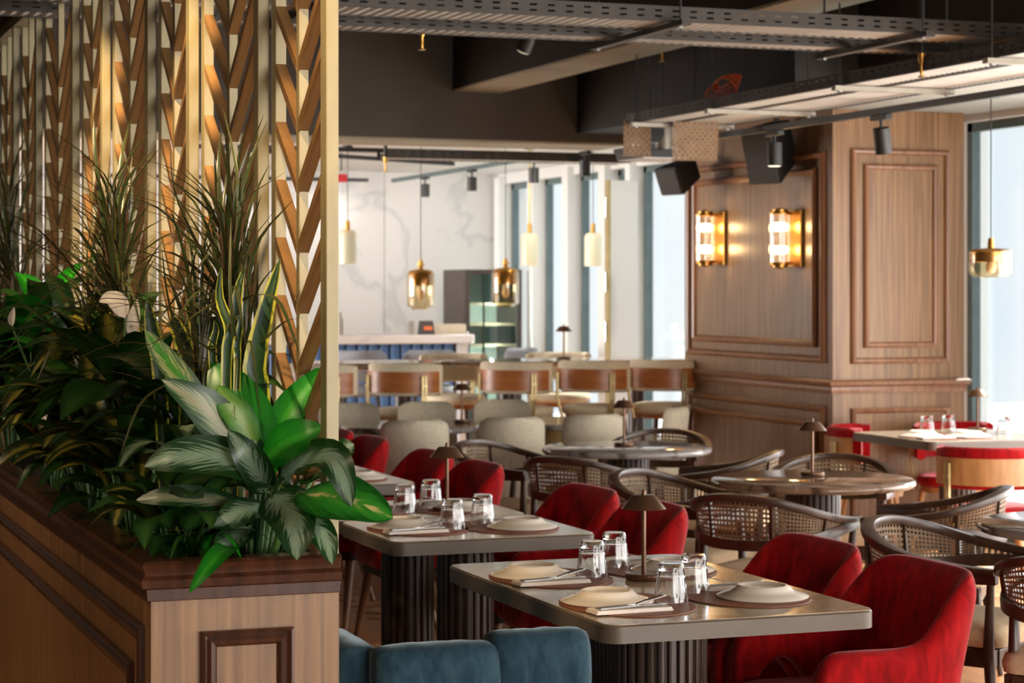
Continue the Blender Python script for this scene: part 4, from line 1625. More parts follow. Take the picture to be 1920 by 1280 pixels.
def pendant_bowl(x, d, label):
    p = PX(x, 174, d)
    t = empty('bowl_pendant', (p.x, p.y, 2.598))
    tag(t, label, 'pendant lamp')
    Z = lambda y: z_px(y, d) - 2.598
    r = 41 * d / FPX
    MB().cyl((0, 0, 0), (0, 0, Z(448)), .0035, n=8).build('cord', 'black_metal', t)
    MB().lathe([(0, 0), (.05, 0), (.05, -.015), (0, -.015)], 20).build('canopy', 'black_metal', t, smooth=40)
    MB().lathe([(0, Z(446)), (.014, Z(446)), (.017, Z(452)), (.02, Z(465)), (0, Z(466))], 20).build('cap', 'brass', t, smooth=40)
    MB().lathe([(0, Z(464)), (r * .8, Z(467)), (r * .96, Z(472)), (r * .97, Z(491)), (r * .95, Z(491)), (r * .94, Z(473)), (0, Z(467))], 40).build('metal_shade', 'brass', t, smooth=50)
    MB().lathe([(r * .98, Z(470)), (r, Z(474)), (r, Z(508)), (r * .9, Z(516)), (r * .7, Z(520)), (r * .68, Z(519)), (r * .88, Z(515)), (r * .98, Z(507)), (r * .98, Z(474))], 40).build('glass_bowl', 'amber_glass', t, smooth=60)
    MB().lathe([(0, Z(488)), (.02, Z(488)), (.03, Z(500)), (.02, Z(510)), (0, Z(512))], 16).build('bulb', 'opal', t, smooth=60)
pendant_bowl(1858, 11.6, 'wide brass and glass bowl pendant hanging before the right window')
def pendant_opal(x, d, ytop, y0, y1, label, rod=False):
    p = PX(x, ytop, d)
    p.z = ZB
    t = empty('opal_pendant', p)
    tag(t, label, 'pendant lamp', 'white opal cylinder pendants')
    Z = lambda y: z_px(y, d) - p.z
    r = 16.5 * d / FPX
    MB().cyl((0, 0, 0), (0, 0, Z(y0) + .05), .009 if rod else .003, n=10).build('rod' if rod else 'cord', 'pale_brass' if rod else 'black_metal', t, smooth=40)
    MB().lathe([(0, 0), (.04, 0), (.04, -.02), (0, -.02)], 20).build('canopy', 'black_metal', t, smooth=40)
    MB().lathe([(0, Z(y0) + .075), (.016, Z(y0) + .075), (.02, Z(y0)), (0, Z(y0))], 16).build('cap', 'brass', t, smooth=40)
    MB().lathe([(0, Z(y0) + .002), (r * .7, Z(y0)), (r * .95, Z(y0) - .018), (r, Z(y0) - .04), (r, Z(y1)), (r * .94, Z(y1)), (r * .94, Z(y0) - .04), (0, Z(y0) - .015)], 36).build('opal_shade', 'opal', t, smooth=60)
pendant_opal(652, 16.6, 262, 432, 495, 'white opal pendant partly hidden by the screen post')
pendant_opal(993, 16.8, 308, 437, 498, 'white opal pendant on a brass rod in front of the windows', rod=True)
pendant_opal(1112, 16.4, 300, 437, 499, 'white opal pendant on a thin cord right of the brass-rod one')

# ------------------------------------------------------------------ wall lamps on the column
def sconce(x, label):
    v = v_at(x + 22, CU)
    zc = z_at(447, CU, v)
    t = empty('wall_lamp', (CU - .006, v, zc))
    tag(t, label, 'wall lamp', 'brass wall lamps on the column')
    MB().box(-.022, 0, -.11, .11, -.175, .175).build('back_plate', 'brass', t, bevel=.004)
    for s in (-1, 1):
        MB().lathe([(0, .145 * s), (.066, .145 * s), (.068, .152 * s), (.066, .16 * s), (.05, .163 * s), (.05, .174 * s), (.03, .177 * s), (.012, .185 * s), (0, .186 * s)], 24, c=(-.10, 0, 0)).build('end_cap', 'brass', t, smooth=45)
        MB().box(-.10, -.02, -.012, .012, .15 * s - .008, .15 * s + .008).build('arm', 'brass', t)
    mb = MB()
    mb.lathe([(.064, -.145), (.064, .145), (.061, .145), (.061, -.145)], 72, c=(-.10, 0, 0), flute=.025, nfl=24, close=True)
    mb.build('ribbed_glass', 'rib_glass', t, smooth=80)
    for s in (-1, 1):
        MB().lathe([(0, -.024), (.03, -.023), (.046, -.012), (.046, .012), (.03, .023), (0, .024)], 16, c=(-.10, 0, .07 * s)).build('bulb', 'bulb', t, smooth=80)
    return t
sconce(1328, 'lit brass wall lamp with ribbed glass on the left of the column panel')
sconce(1470, 'lit brass wall lamp with ribbed glass on the right of the column panel')

# ------------------------------------------------------------------ ceiling: cable trays, tracks, spots, speakers
def slotted_rail(mb, L, h, x0, z0, y, pitch=.075, off=0):
    xs, zs = [], [0, .22 * h, .36 * h, .62 * h, .76 * h, h]
    n = int(L / pitch)
    for i in range(n):
        xs += [i * pitch, i * pitch + pitch * .32, i * pitch + pitch * .72]
    xs.append(L)
    vs = [(x0 + x, y, z0 + z) for z in zs for x in xs]
    w = len(xs)
    fs = []
    for j in range(5):
        for i in range(w - 1):
            if j in (1, 3) and i % 3 == 1:
                continue
            fs.append((j * w + i, j * w + i + 1, (j + 1) * w + i + 1, (j + 1) * w + i))
    mb.add(vs, fs)
    mb.box(x0, x0 + L, y, y + .018, z0 - .003, z0)
    mb.box(x0, x0 + L, y, y + .012, z0 + h, z0 + h + .002)
def cable_tray(label, loc, rz, L, w, h=.05, rail2=True):
    t = empty('cable_tray', loc, rz)
    tag(t, label, 'cable tray', 'cable trays under the ceiling')
    a = MB()
    slotted_rail(a, L, h, 0, 0, 0)
    a.build('side_rail', 'tray_metal', t, fix=False)
    a = MB()
    slotted_rail(a, L, h, 0, 0, w)
    a.build('side_rail', 'tray_metal', t, fix=False)
    mb = MB()
    n = int(L / .022)
    rows = [[], []]
    for i in range(n + 1):
        z = .004 if i % 2 else -.001
        rows[0].append((i * L / n, .004, z))
        rows[1].append((i * L / n, w - .002, z))
    mb.grid(rows)
    mb.build('ribbed_sheet', 'tray_sheet', t, fix=False)
    return t
# pair across the room
T1 = cable_tray('slotted cable tray crossing the top of the picture, nearest one', (.55, 7.64, 2.6), 0, 7.0, .27, .055)
T2 = cable_tray('narrower slotted cable tray crossing right behind the nearest one', (.55, 8.20, 2.6), 0, 7.0, .17, .045)
# pair running back along the window side
T3 = cable_tray('narrow slotted cable tray running towards the speakers', (4.905, 11.35, 2.5), -PI / 2, 8.0, .19, .055)
T3.rotation_euler = (0, 0, -PI / 2)
T3.scale = (1, 1, 1)
T4 = cable_tray('wide cable tray next to the lighting track', (5.13, 11.35, 2.5), -PI / 2, 8.0, .36, .045)
# one behind the cross beam
T5 = cable_tray('cable tray hanging below the dark cross beam', (u_at(722, 14.5), 14.45, 2.475), 0, u_at(1178, 14.5) - u_at(722, 14.5), .25, .062)
def hanger(label, p, q, rods, ztop=ZC, m='tray_metal'):
    t = empty('tray_hanger', ((p[0] + q[0]) / 2, (p[1] + q[1]) / 2, p[2]))
    tag(t, label, 'hanger', 'threaded-rod hangers of the cable trays')
    o = Vector(t.location)
    MB().bar(Vector(p) - o, Vector(q) - o, .04, .022).build('strut', m, t)
    for r_ in rods:
        c = Vector(p).lerp(Vector(q), r_) - o
        MB().cyl((c.x, c.y, -.02), (c.x, c.y, ztop - o.z), .005, n=8).build('rod', 'black_metal', t)
        MB().cyl((c.x, c.y, -.018), (c.x, c.y, -.008), .011, n=6).build('nut', 'steel', t)
    return t
for x, lab in ((1200, 'strut hanger crossing under the two front trays, middle one'), (1640, 'strut hanger crossing under the two front trays, right one'),
               (545, 'strut hanger under the two front trays behind the chevron screen')):
    u = u_at(x, 8.0)
    hanger(lab, (u, 7.55, 2.585), (u, 8.5, 2.585), (.06, .94))
for (xa, ya), lab, i in (((1190, 226), 'pale strut across the window-side trays, farthest one', 0), ((1330, 196), 'pale strut across the window-side trays, second farthest', 1),
                      ((1570, 152), 'pale strut across the window-side trays above the right spotlight', 2), ((1855, 97), 'pale strut across the window-side trays at the right edge', 3)):
    v = v_at(xa, 4.88)
    hanger(lab, (4.86, v, 2.483), (5.50, v, 2.483), (.05, .95), m='strut')
# lighting tracks
def track(label, p, q, m='black_metal'):
    o = MB().bar(Vector((0, 0, 0)), Vector(q) - Vector(p), .034, .034).build('lighting_track', m, loc=p)
    tag(o, label, 'lighting track', 'black lighting tracks')
    return o
TR = 5.50
track('black lighting track running along the window side', (TR, 4.0, 2.445), (TR, 12.9, 2.445))
TB = 5.85
track('black lighting track on the white back ceiling', (TB, 14.9, 2.55), (TB, 19.0, 2.55), 'frame_grey')
tk = track('short black lighting track behind the screen post', (2.9, 19.0, 2.55), (u_at(690, 19.0), 19.0, 2.55))
MB().cyl((.3, 0, 0), (.3, 0, ZB - 2.55), .006, n=8).build('rod', 'black_metal', tk)
track('thin rod crossing under the white back ceiling', (3.6, 16.1, 2.62), (u_at(850, 17.4), 17.4, 2.62))
track('dark rail slanting across the white back ceiling', (3.2, 15.6, 2.6), (u_at(840, 15.6), 15.6, 2.6))
def spot(label, x, v, u, zt, h=.125, r=.038, tilt=(0, 0), lit=True, group='black track spotlights'):
    t = empty('track_spot', (u, v, zt))
    tag(t, label, 'spotlight', group)
    MB().box(-.02, .02, -.08, .08, -.03, -.005).build('adapter', 'black_metal', t, bevel=.003)
    MB().cyl((0, 0, -.03), (0, 0, -.085), .008, n=10).build('stem', 'black_metal', t, smooth=40)
    o = MB().cyl((0, 0, 0), (0, 0, -h), r, n=28).build('can', 'black_metal', t, smooth=40, loc=(0, 0, -.07))
    o.rotation_euler = (tilt[0], tilt[1], 0)
    MB().cyl((0, 0, -h - .001), (0, 0, -h + .002), r * .82, n=24).build('lens', 'led' if lit else 'black', o)
    return t
for x, lab, tl in ((1452, 'grey spotlight on the track before the speaker', (0, 0)), (1652, 'spotlight tilted towards the column, left of the right window', (.15, -.2))):
    v = v_at(x, TR)
    spot(lab, x, v, TR, 2.43, h=.13, r=.042, tilt=tl)
for x, lab in ((797, 'small track spot above the left jar pendant'), (885, 'small track spot between the jar pendants'), (1001, 'small track spot beside the brass rod pendant'), (1097, 'small track spot above the right opal pendant')):
    v = v_at(x, TB)
    spot(lab, x, v, TB, 2.545, h=.115, r=.04, lit=False)
    light('spot_beam', 'SPOT', (TB, v, 2.35), 8 if x == 1001 else 50, (1, .93, .84), spot_size=math.radians(110), spot_blend=.9, shadow_soft_size=.04, aim=(TB + .35, v + 2.6, 1.2))
# downlight between the beams
p = PX(981, 96, 11.6)
t = empty('ceiling_spot', p)
tag(t, 'lit round ceiling spotlight between the dark beams', 'spotlight')
o = MB().cyl((0, 0, 0), (0, 0, .16), .042, n=28).build('can', 'black_metal', t, smooth=40)
o.rotation_euler = (.45, .25, 0)
MB().cyl((0, 0, -.002), (0, 0, .002), .038, n=24).build('lens', 'led', o)
MB().cyl((0, 0, .1), (0, 0, ZC - p.z), .01, n=10).build('stem', 'black_metal', t)

def sprinkler(x, y0, y1, d, label, ztop=ZC):
    p = PX(x, y1, d)
    t = empty('sprinkler', p)
    tag(t, label, 'sprinkler', 'brass sprinkler heads')
    MB().cyl((0, 0, .10), (0, 0, ztop - p.z), .014, n=12).build('pipe', 'black_metal', t, smooth=40)
    MB().lathe([(0, 0), (.017, 0), (.017, .004), (.006, .008), (.009, .03), (.006, .055), (.014, .07), (.016, .105), (0, .105)], 14).build('head', 'brass', t, smooth=40)
sprinkler(791, 40, 94, 9.2, 'brass sprinkler head hanging by the front trays, left one')
sprinkler(1728, 90, 145, 9.3, 'brass sprinkler head hanging by the front trays, right one')
sprinkler(1241, 100, 116, 12.6, 'small sprinkler head on the far beam')
sprinkler(723, 300, 322, 15.2, 'small sprinkler head below the cross beam', ztop=2.66)

def speaker(label, c, size, yaw, pitch, roll=0):
    t = empty('wall_speaker', c)
    tag(t, label, 'speaker', 'black wall speakers')
    t.rotation_euler = (roll, pitch, yaw)
    w, d, h = size
    mb = MB()
    # faces +x, tapering to the back
    vs = []
    for x, k in ((d / 2, 1.0), (-d / 2, .55)):
        for y, z in ((-1, -1), (1, -1), (1, 1), (-1, 1)):
            vs.append((x, y * w / 2 * k, z * h / 2 * (k if z < 0 else 1)))
    mb.add(vs, [(0, 1, 2, 3), (7, 6, 5, 4), (0, 4, 5, 1), (1, 5, 6, 2), (2, 6, 7, 3), (3, 7, 4, 0)])
    mb.build('cabinet', 'black', t, bevel=.008)
    MB().box(d / 2, d / 2 + .012, -w / 2 + .008, w / 2 - .008, -h / 2 + .008, h / 2 - .008).build('grille', 'speaker_grille', t, bevel=.004)
    MB().cyl((-d / 2 + .05, 0, h / 2 - .02), (-d / 2 + .05, 0, h / 2 + .12), .02, n=12).build('bracket', 'black_metal', t, smooth=40)
speaker('large black speaker on the dark top of the column', PX(1450, 285, 12.9) , (.24, .26, .34), math.radians(205), math.radians(16))
speaker('smaller black speaker left of the column before the window', PX(1277, 330, 13.9), (.22, .22, .19), math.radians(195), math.radians(22))

def perforated(label, c, w, h, yaw, pitch, nx, ny):
    t = empty('perforated_panel', c)
    tag(t, label, 'panel', 'brown perforated panels')
    t.rotation_euler = (pitch, 0, yaw)
    mb = MB()
    cw, ch = w / nx, h / ny
    for j in range(ny):
        for i in range(nx):
            x0, z0 = -w / 2 + i * cw, -h / 2 + j * ch
            O = [(x0, 0, z0), (x0 + cw, 0, z0), (x0 + cw, 0, z0 + ch), (x0, 0, z0 + ch)]
            if (i + j) % 2:
                mb.add(O, [(0, 1, 2, 3)])
                continue
            I = [(x0 + cw * .5, 0, z0 + ch * .12), (x0 + cw * .82, 0, z0 + ch * .5), (x0 + cw * .5, 0, z0 + ch * .88), (x0 + cw * .18, 0, z0 + ch * .5)]
            mb.add(O + I, [(0, 1, 5, 4), (1, 2, 6, 5), (2, 3, 7, 6), (3, 0, 4, 7)])
    o = mb.build('sheet', 'perf', t, fix=False)
    s = o.modifiers.new('thick', 'SOLIDIFY')
    s.thickness = .002
    f = MB()
    f.box(-w / 2 - .004, w / 2 + .004, -.004, .004, -h / 2 - .006, -h / 2).box(-w / 2 - .004, w / 2 + .004, -.004, .004, h / 2, h / 2 + .006)
    f.build('edge', 'perf', t)
perforated('small brown perforated panel hanging left of the speakers', PX(1195, 258, 12.4), .16, .21, -.35, .3, 10, 12)
perforated('large brown perforated panel hanging between the speakers', PX(1304, 264, 12.2), .26, .22, -.3, .3, 16, 12)
# ventilation box between the panels
vt = empty('duct_box', PX(1225, 283, 12.9))
tag(vt, 'grey duct box hanging between the perforated panels', 'duct')
MB().box(-.16, .16, -.2, .2, -.05, .0).build('box', 'black_metal', vt, bevel=.004)
MB().cyl((-.0, -.15, .0), (.0, -.15, .13), .05, n=20).build('spigot', 'strut', vt, smooth=40)
MB().box(-.15, .15, -.19, .19, -.056, -.05).build('underside', 'white_wall', vt)
MB().cyl((.1, .1, 0), (.1, .1, ZC - vt.location.z), .006, n=8).build('rod', 'black_metal', vt)
pt = PX(1222, 250, 12.6)
spotp = empty('projector_lens', pt)
tag(spotp, 'round black lens housing between the perforated panels', 'lens housing')
o = MB().cyl((0, .06, 0), (0, -.06, 0), .055, n=24).build('housing', 'black', spotp, smooth=40)
MB().cyl((0, .03, .04), (0, .03, ZC - spotp.location.z), .006, n=8).build('rod', 'black_metal', spotp)
MB().lathe([(.05, 0), (.06, 0), (.06, .02), (.05, .02)], 28, close=True).build('rim', 'steel', spotp, smooth=40).rotation_euler = (PI / 2, 0, 0)

# orange cable loops lying on the tray
c0 = PX(1352, 168, 12.0)
c0 = Vector((4.98, v_at(1352, 4.98), 2.56))
cb = empty('cable_coil', c0)
tag(cb, 'coil of orange cable lying on the window-side tray', 'cable')
for k in range(4):
    pts = []
    for i in range(40):
        a = 2 * PI * i / 40
        pts.append((.01 * k + .02 * math.sin(a * 2 + k), (.17 - .012 * k) * math.cos(a + .2 * k), .05 + (.055 - .008 * k) * math.sin(a) + .012 * k))
    MB().sweep(pts, oval_sec(.005, .005, 6), closed=True, up=(1, 0, 0)).build('loop', 'orange', cb, smooth=60)
# red sign by the bar
sg = empty('exit_light', PX(640, 331, 17.5))
tag(sg, 'small red and white sign lamp beside the screen post', 'sign')
MB().box(-.045, .045, -.02, .02, -.045, .02).build('red_face', 'red_sign', sg, bevel=.004)
MB().box(-.05, .05, -.022, .022, .02, .05).build('white_top', 'white_wall', sg, bevel=.004)
MB().cyl((0, 0, .05), (0, 0, ZB - sg.location.z), .006, n=8).build('rod', 'black_metal', sg)

# ------------------------------------------------------------------ plants
def leaf_mat(name, kind, c):
    """c: dict of colours; pattern runs over the leaf's own UV (x across, y base to tip)"""
    m = mat(name, rough=.32)
    b = bsdf(m)
    b.inputs['Specular IOR Level'].default_value = .45
    uv = node(m, 'ShaderNodeUVMap')
    sep = node(m, 'ShaderNodeSeparateXYZ')
    link(m, uv.outputs[0], sep.inputs[0])
    sub = node(m, 'ShaderNodeMath', operation='SUBTRACT')
    sub.inputs[1].default_value = .5
    link(m, sep.outputs['X'], sub.inputs[0])
    ab = node(m, 'ShaderNodeMath', operation='ABSOLUTE')
    link(m, sub.outputs[0], ab.inputs[0])
    oi = node(m, 'ShaderNodeObjectInfo')
    tc = node(m, 'ShaderNodeTexCoord')
    # feathered coordinate: along the leaf, bent back towards the edge
    mad = node(m, 'ShaderNodeMath', operation='MULTIPLY_ADD')
    link(m, ab.outputs[0], mad.inputs[0])
    mad.inputs[1].default_value = -.9
    link(m, sep.outputs['Y'], mad.inputs[2])
    cmb = node(m, 'ShaderNodeCombineXYZ')
    link(m, sub.outputs[0], cmb.inputs[0])
    link(m, mad.outputs[0], cmb.inputs[1])
    link(m, oi.outputs['Random'], cmb.inputs[2])
    mp_ = node(m, 'ShaderNodeMapping')
    mp_.inputs['Scale'].default_value = c.get('scale', (5, 22, 13))
    link(m, cmb.outputs[0], mp_.inputs['Vector'])
    n = node(m, 'ShaderNodeTexNoise')
    n.inputs['Scale'].default_value = 1
    n.inputs['Detail'].default_value = 4
    link(m, mp_.outputs[0], n.inputs['Vector'])
    ns = node(m, 'ShaderNodeMath', operation='MULTIPLY_ADD')
    link(m, n.outputs['Fac'], ns.inputs[0])
    ns.inputs[1].default_value = c.get('ragged', .5)
    link(m, ab.outputs[0], ns.inputs[2])
    r = ramp(m, c['stops'])
    r.color_ramp.interpolation = c.get('interp', 'EASE')
    link(m, ns.outputs[0], r.inputs['Fac'])
    hs = node(m, 'ShaderNodeHueSaturation')
    mr = node(m, 'ShaderNodeMapRange')
    mr.inputs['To Min'].default_value = 1 - c.get('var', .25)
    mr.inputs['To Max'].default_value = 1 + c.get('var', .25)
    link(m, oi.outputs['Random'], mr.inputs['Value'])
    link(m, mr.outputs[0], hs.inputs['Value'])
    link(m, r.outputs['Color'], hs.inputs['Color'])
    link(m, hs.outputs['Color'], b.inputs['Base Color'])
    # a little light passes through
    tr = node(m, 'ShaderNodeBsdfTranslucent')
    link(m, hs.outputs['Color'], tr.inputs['Color'])
    mx = node(m, 'ShaderNodeMixShader')
    mx.inputs[0].default_value = c.get('trans', .25)
    link(m, b.outputs[0], mx.inputs[1])
    link(m, tr.outputs[0], mx.inputs[2])
    link(m, mx.outputs[0], m.node_tree.nodes['Material Output'].inputs['Surface'])
    return m
g = srgb
MT['l_silver'] = leaf_mat('silver_variegated_leaf', 0, dict(stops=[(.40, g(140, 160, 132)), (.64, g(120, 144, 116)), (.72, g(30, 64, 28)), (.95, g(18, 54, 18))], ragged=.9, scale=(4, 30, 13)))
MT['l_cream'] = leaf_mat('cream_variegated_leaf', 0, dict(stops=[(.40, g(150, 142, 108)), (.64, g(124, 136, 100)), (.72, g(36, 66, 30)), (.95, g(20, 56, 20))], ragged=.9, scale=(4, 30, 13)))
MT['l_green'] = leaf_mat('bright_green_leaf', 0, dict(stops=[(.22, g(54, 150, 36)), (.3, g(30, 128, 24)), (.7, g(16, 104, 18))], ragged=.3, trans=.4, var=.15))
MT['l_lime'] = leaf_mat('lime_leaf', 0, dict(stops=[(.22, g(138, 172, 70)), (.5, g(96, 150, 50)), (.75, g(36, 110, 30))], ragged=.4, trans=.4, var=.1))
MT['l_edge'] = leaf_mat('green_leaf_cream_edge', 0, dict(stops=[(.40, g(62, 122, 34)), (.60, g(48, 108, 28)), (.68, g(140, 146, 92)), (.85, g(60, 84, 44))], ragged=.9, scale=(5, 18, 13), trans=.25))
MT['l_patch'] = leaf_mat('green_leaf_cream_patches', 0, dict(stops=[(.26, g(190, 176, 110)), (.34, g(60, 132, 40)), (.55, g(36, 116, 30)), (.75, g(14, 74, 16))], ragged=.6, scale=(3, 9, 13), trans=.3))
MT['l_dark'] = leaf_mat('dark_green_leaf', 0, dict(stops=[(.25, g(48, 84, 32)), (.6, g(28, 62, 20)), (.8, g(20, 46, 16))], ragged=.4, var=.4))
MT['l_mottle'] = leaf_mat('mottled_yellow_leaf', 0, dict(stops=[(.40, g(150, 138, 56)), (.54, g(122, 116, 46)), (.62, g(46, 62, 24)), (.95, g(28, 46, 16))], ragged=.8, scale=(12, 40, 13), var=.45))
MT['l_snake'] = leaf_mat('snake_plant_leaf', 0, dict(stops=[(.12, g(40, 68, 36)), (.50, g(26, 52, 26)), (.54, g(170, 170, 56)), (.8, g(190, 186, 74))], ragged=.16 * 2, scale=(2, 16, 13), interp='LINEAR', var=.12, trans=.1))
MT['l_blade'] = leaf_mat('dracaena_blade', 0, dict(stops=[(.3, g(52, 76, 36)), (.5, g(74, 76, 46)), (.7, g(118, 66, 54))], ragged=.35, var=.4, trans=.2))
MT['l_spathe'] = leaf_mat('white_spathe', 0, dict(stops=[(.3, g(226, 214, 198)), (.75, g(214, 204, 186))], ragged=.3, var=.06, trans=.3))
MT['stem'] = noisy('green_stem', [(.3, g(46, 80, 30)), (.7, g(84, 122, 54))], scale=(20, 20, 3), rough=.5)
MT['trunk'] = noisy('brown_cane_stem', [(.3, g(70, 54, 36)), (.7, g(104, 84, 58))], scale=(8, 8, 30), rough=.8)

PROF = {
    'ovate': lambda t: max(0, math.sin(PI * min(1, t ** .85)) ** .75) * (1 - .12 * t),
    'lance': lambda t: max(0, math.sin(PI * t ** .75)) ** .9,
    'ell': lambda t: max(0, math.sin(PI * min(1, t ** .82)) ** .62) * (1 - .1 * t),
    'blade': lambda t: min(1, t * 6 + .35) * (1 - t) ** .55,
    'sword': lambda t: (.62 + .38 * min(1, t * 2.2)) * (1 - t ** 3.2) ** .8,
    'heart': lambda t: max(0, math.sin(PI * min(1, t ** .6)) ** .65),
}
def leaf_mb(pts, width, nrm, prof='ovate', seg=12, cross=4, fold=.18, wave=0.0, roll=0.0):
    c = spline(pts, seg)
    mb = MB()
    rows, uv = [], []
    N = Vector(nrm).normalized()
    for i, p in enumerate(c):
        t = i / seg
        T = (c[min(i + 1, seg)] - c[max(i - 1, 0)]).normalized()
        S = T.cross(N)
        if S.length < 1e-4:
            S = T.orthogonal()
        S.normalize()
        M = S.cross(T).normalized()
        w = PROF[prof](t) * width / 2 + .0004
        row = []
        for j in range(cross + 1):
            k = -1 + 2 * j / cross
            lift = fold * abs(k) ** 1.4 * w + wave * w * math.sin(t * 9 + k * 2) * abs(k)
            row.append(p + S * (k * w) + M * lift)
            uv.append((.5 + k / 2, t))
        rows.append(row)
    mb.grid(rows)
    mb.uv = uv
    return mb
def leaf(par, pts, width, nrm, m, prof='ovate', **kw):
    o0 = Vector(par.location)
    pts = [Vector(p) - o0 for p in pts]
    mb = leaf_mb(pts, width, nrm, prof, **kw)
    return mb.build('leaf', m, par, smooth=180, fix=False)
def stalk(par, pts, r0, r1=None, m='stem', name='stem', n=10):
    o0 = Vector(par.location)
    c = spline([Vector(p) - o0 for p in pts], n)
    r1 = r1 or r0
    sc = [1 + (r1 / r0 - 1) * i / n for i in range(n + 1)]
    return MB().sweep(c, oval_sec(r0, r0, 7), scale=sc, up=(.3, .2, 1) if abs((c[-1] - c[0]).normalized().z) < .9 else (1, .3, .1)).build(name, m, par, smooth=60)
ZSOIL = PZ - .045
CAMN = Vector((-SN, -CS, .55))          # leaf face turned to the room's front light
UPN = Vector((-SN * .5, -CS * .5, 1))

# --- the big variegated plant at the near corner
A = empty('variegated_plant', (1.05, 4.42, ZSOIL))
tag(A, 'big silver-green variegated plant spilling over the near corner of the planter', 'plant')
HUB = Vector((1.05, 4.42, ZSOIL))
def P3(lst, d0):
    return [PX(x, y, d0 + (dd if len(q) > 2 else 0)) for q in lst for x, y, dd in [q if len(q) > 2 else (q[0], q[1], 0)]]
HERO = [
    # control points base -> tip (x, y, depth offset), width px, normal, material, profile
    ([(505, 930, .04), (455, 850, .02), (385, 765, -.02), (303, 711, -.06)], 92, CAMN, 'l_cream', 'ell', .1),
    ([(400, 790, .12), (350, 720, .10), (305, 665, .10), (272, 618, .10)], 50, CAMN, 'l_edge', 'ell', .1),
    ([(505, 905, .07), (470, 800, .07), (430, 730, .09), (398, 680, .12)], 110, CAMN, 'l_green', 'ell', .12),
    ([(478, 835, .02), (455, 790, .01), (428, 755, .0), (408, 722, .0)], 60, CAMN, 'l_lime', 'ell', .15),
    ([(505, 830, .08), (540, 775, .08), (575, 730, .1), (606, 688, .12)], 66, CAMN, 'l_green', 'ell', .2),
    ([(492, 865, .0), (530, 835, -.04), (570, 815, -.06), (606, 800, -.06)], 84, CAMN, 'l_green', 'ell', .15),
    ([(520, 905, .0), (440, 862, -.08), (340, 855, -.12), (270, 874, -.12)], 86, CAMN, 'l_silver', 'ell', .15),
    ([(497, 925, .0), (485, 890, -.06), (460, 850, -.1), (428, 806, -.1)], 66, CAMN, 'l_silver', 'ell', .12),
    ([(525, 905, .0), (560, 868, -.06), (625, 862, -.22), (660, 950, -.25)], 82, CAMN, 'l_silver', 'ell', .2),
    ([(560, 925, -.12), (620, 930, -.22), (680, 945, -.24), (737, 972, -.25)], 106, Vector((-SN, -CS, .9)), 'l_patch', 'ell', .08),
    ([(470, 950, .0), (400, 938, -.06), (320, 930, -.1), (254, 938, -.1)], 50, CAMN, 'l_cream', 'ell', .1),
    ([(498, 948, -.02), (460, 955, -.08), (430, 970, -.1), (392, 985, -.1)], 62, CAMN, 'l_silver', 'ell', .12),
    ([(505, 930, -.02), (530, 945, -.1), (552, 985, -.22), (556, 1050, -.26)], 100, CAMN, 'l_silver', 'ell', .15),
    ([(560, 965, -.1), (590, 985, -.2), (612, 1015, -.23), (623, 1058, -.25)], 54, CAMN, 'l_silver', 'ell', .15),
    ([(468, 995, -.02), (445, 1015, -.1), (405, 1045, -.27), (354, 1112, -.33)], 46, CAMN, 'l_green', 'ell', .2),
    ([(470, 985, -.01), (450, 1000, -.08), (425, 1020, -.16), (400, 1045, -.2)], 60, CAMN, 'l_silver', 'ell', .15),
    ([(600, 880, .06), (625, 860, .06), (650, 840, .05), (664, 832, .05)], 56, CAMN, 'l_silver', 'ell', .1),
    ([(545, 885, .06), (580, 870, .05), (630, 850, .04), (660, 848, .03)], 40, CAMN, 'l_mottle', 'ell', .1),
    ([(530, 870, .1), (500, 800, .12), (480, 740, .14), (470, 690, .14)], 60, CAMN, 'l_dark', 'ell', .1),
    ([(440, 800, .14), (470, 720, .14), (500, 715, .12), (515, 720, .1)], 44, UPN, 'l_dark', 'ell', .1),
    ([(545, 880, .1), (560, 830, .1), (565, 790, .1), (560, 740, .12)], 40, CAMN, 'l_green', 'ell', .1),
    ([(470, 900, .05), (420, 905, .0), (370, 900, -.02), (330, 915, -.04)], 50, UPN, 'l_dark', 'ell', .1),
    ([(560, 905, .08), (600, 890, .06), (640, 885, .02), (662, 900, .0)], 60, UPN, 'l_dark', 'ell', .1),
]
D0 = HUB.x * SN + HUB.y * CS
for pts, w, nrm, m, prof, fold in HERO:
    q = [PX(x, y, D0 + dd) for x, y, dd in pts]
    lf = leaf(A, q, w * D0 / FPX, nrm, m, prof, seg=16, cross=6, fold=fold, wave=.06)
    base = HUB + Vector(((q[0].x - HUB.x) * .35, (q[0].y - HUB.y) * .35, 0))
    stalk(A, [base, base.lerp(q[0], .55) + Vector((0, 0, .03)), q[0], q[0].lerp(q[1], .25)], .0065, .0035)

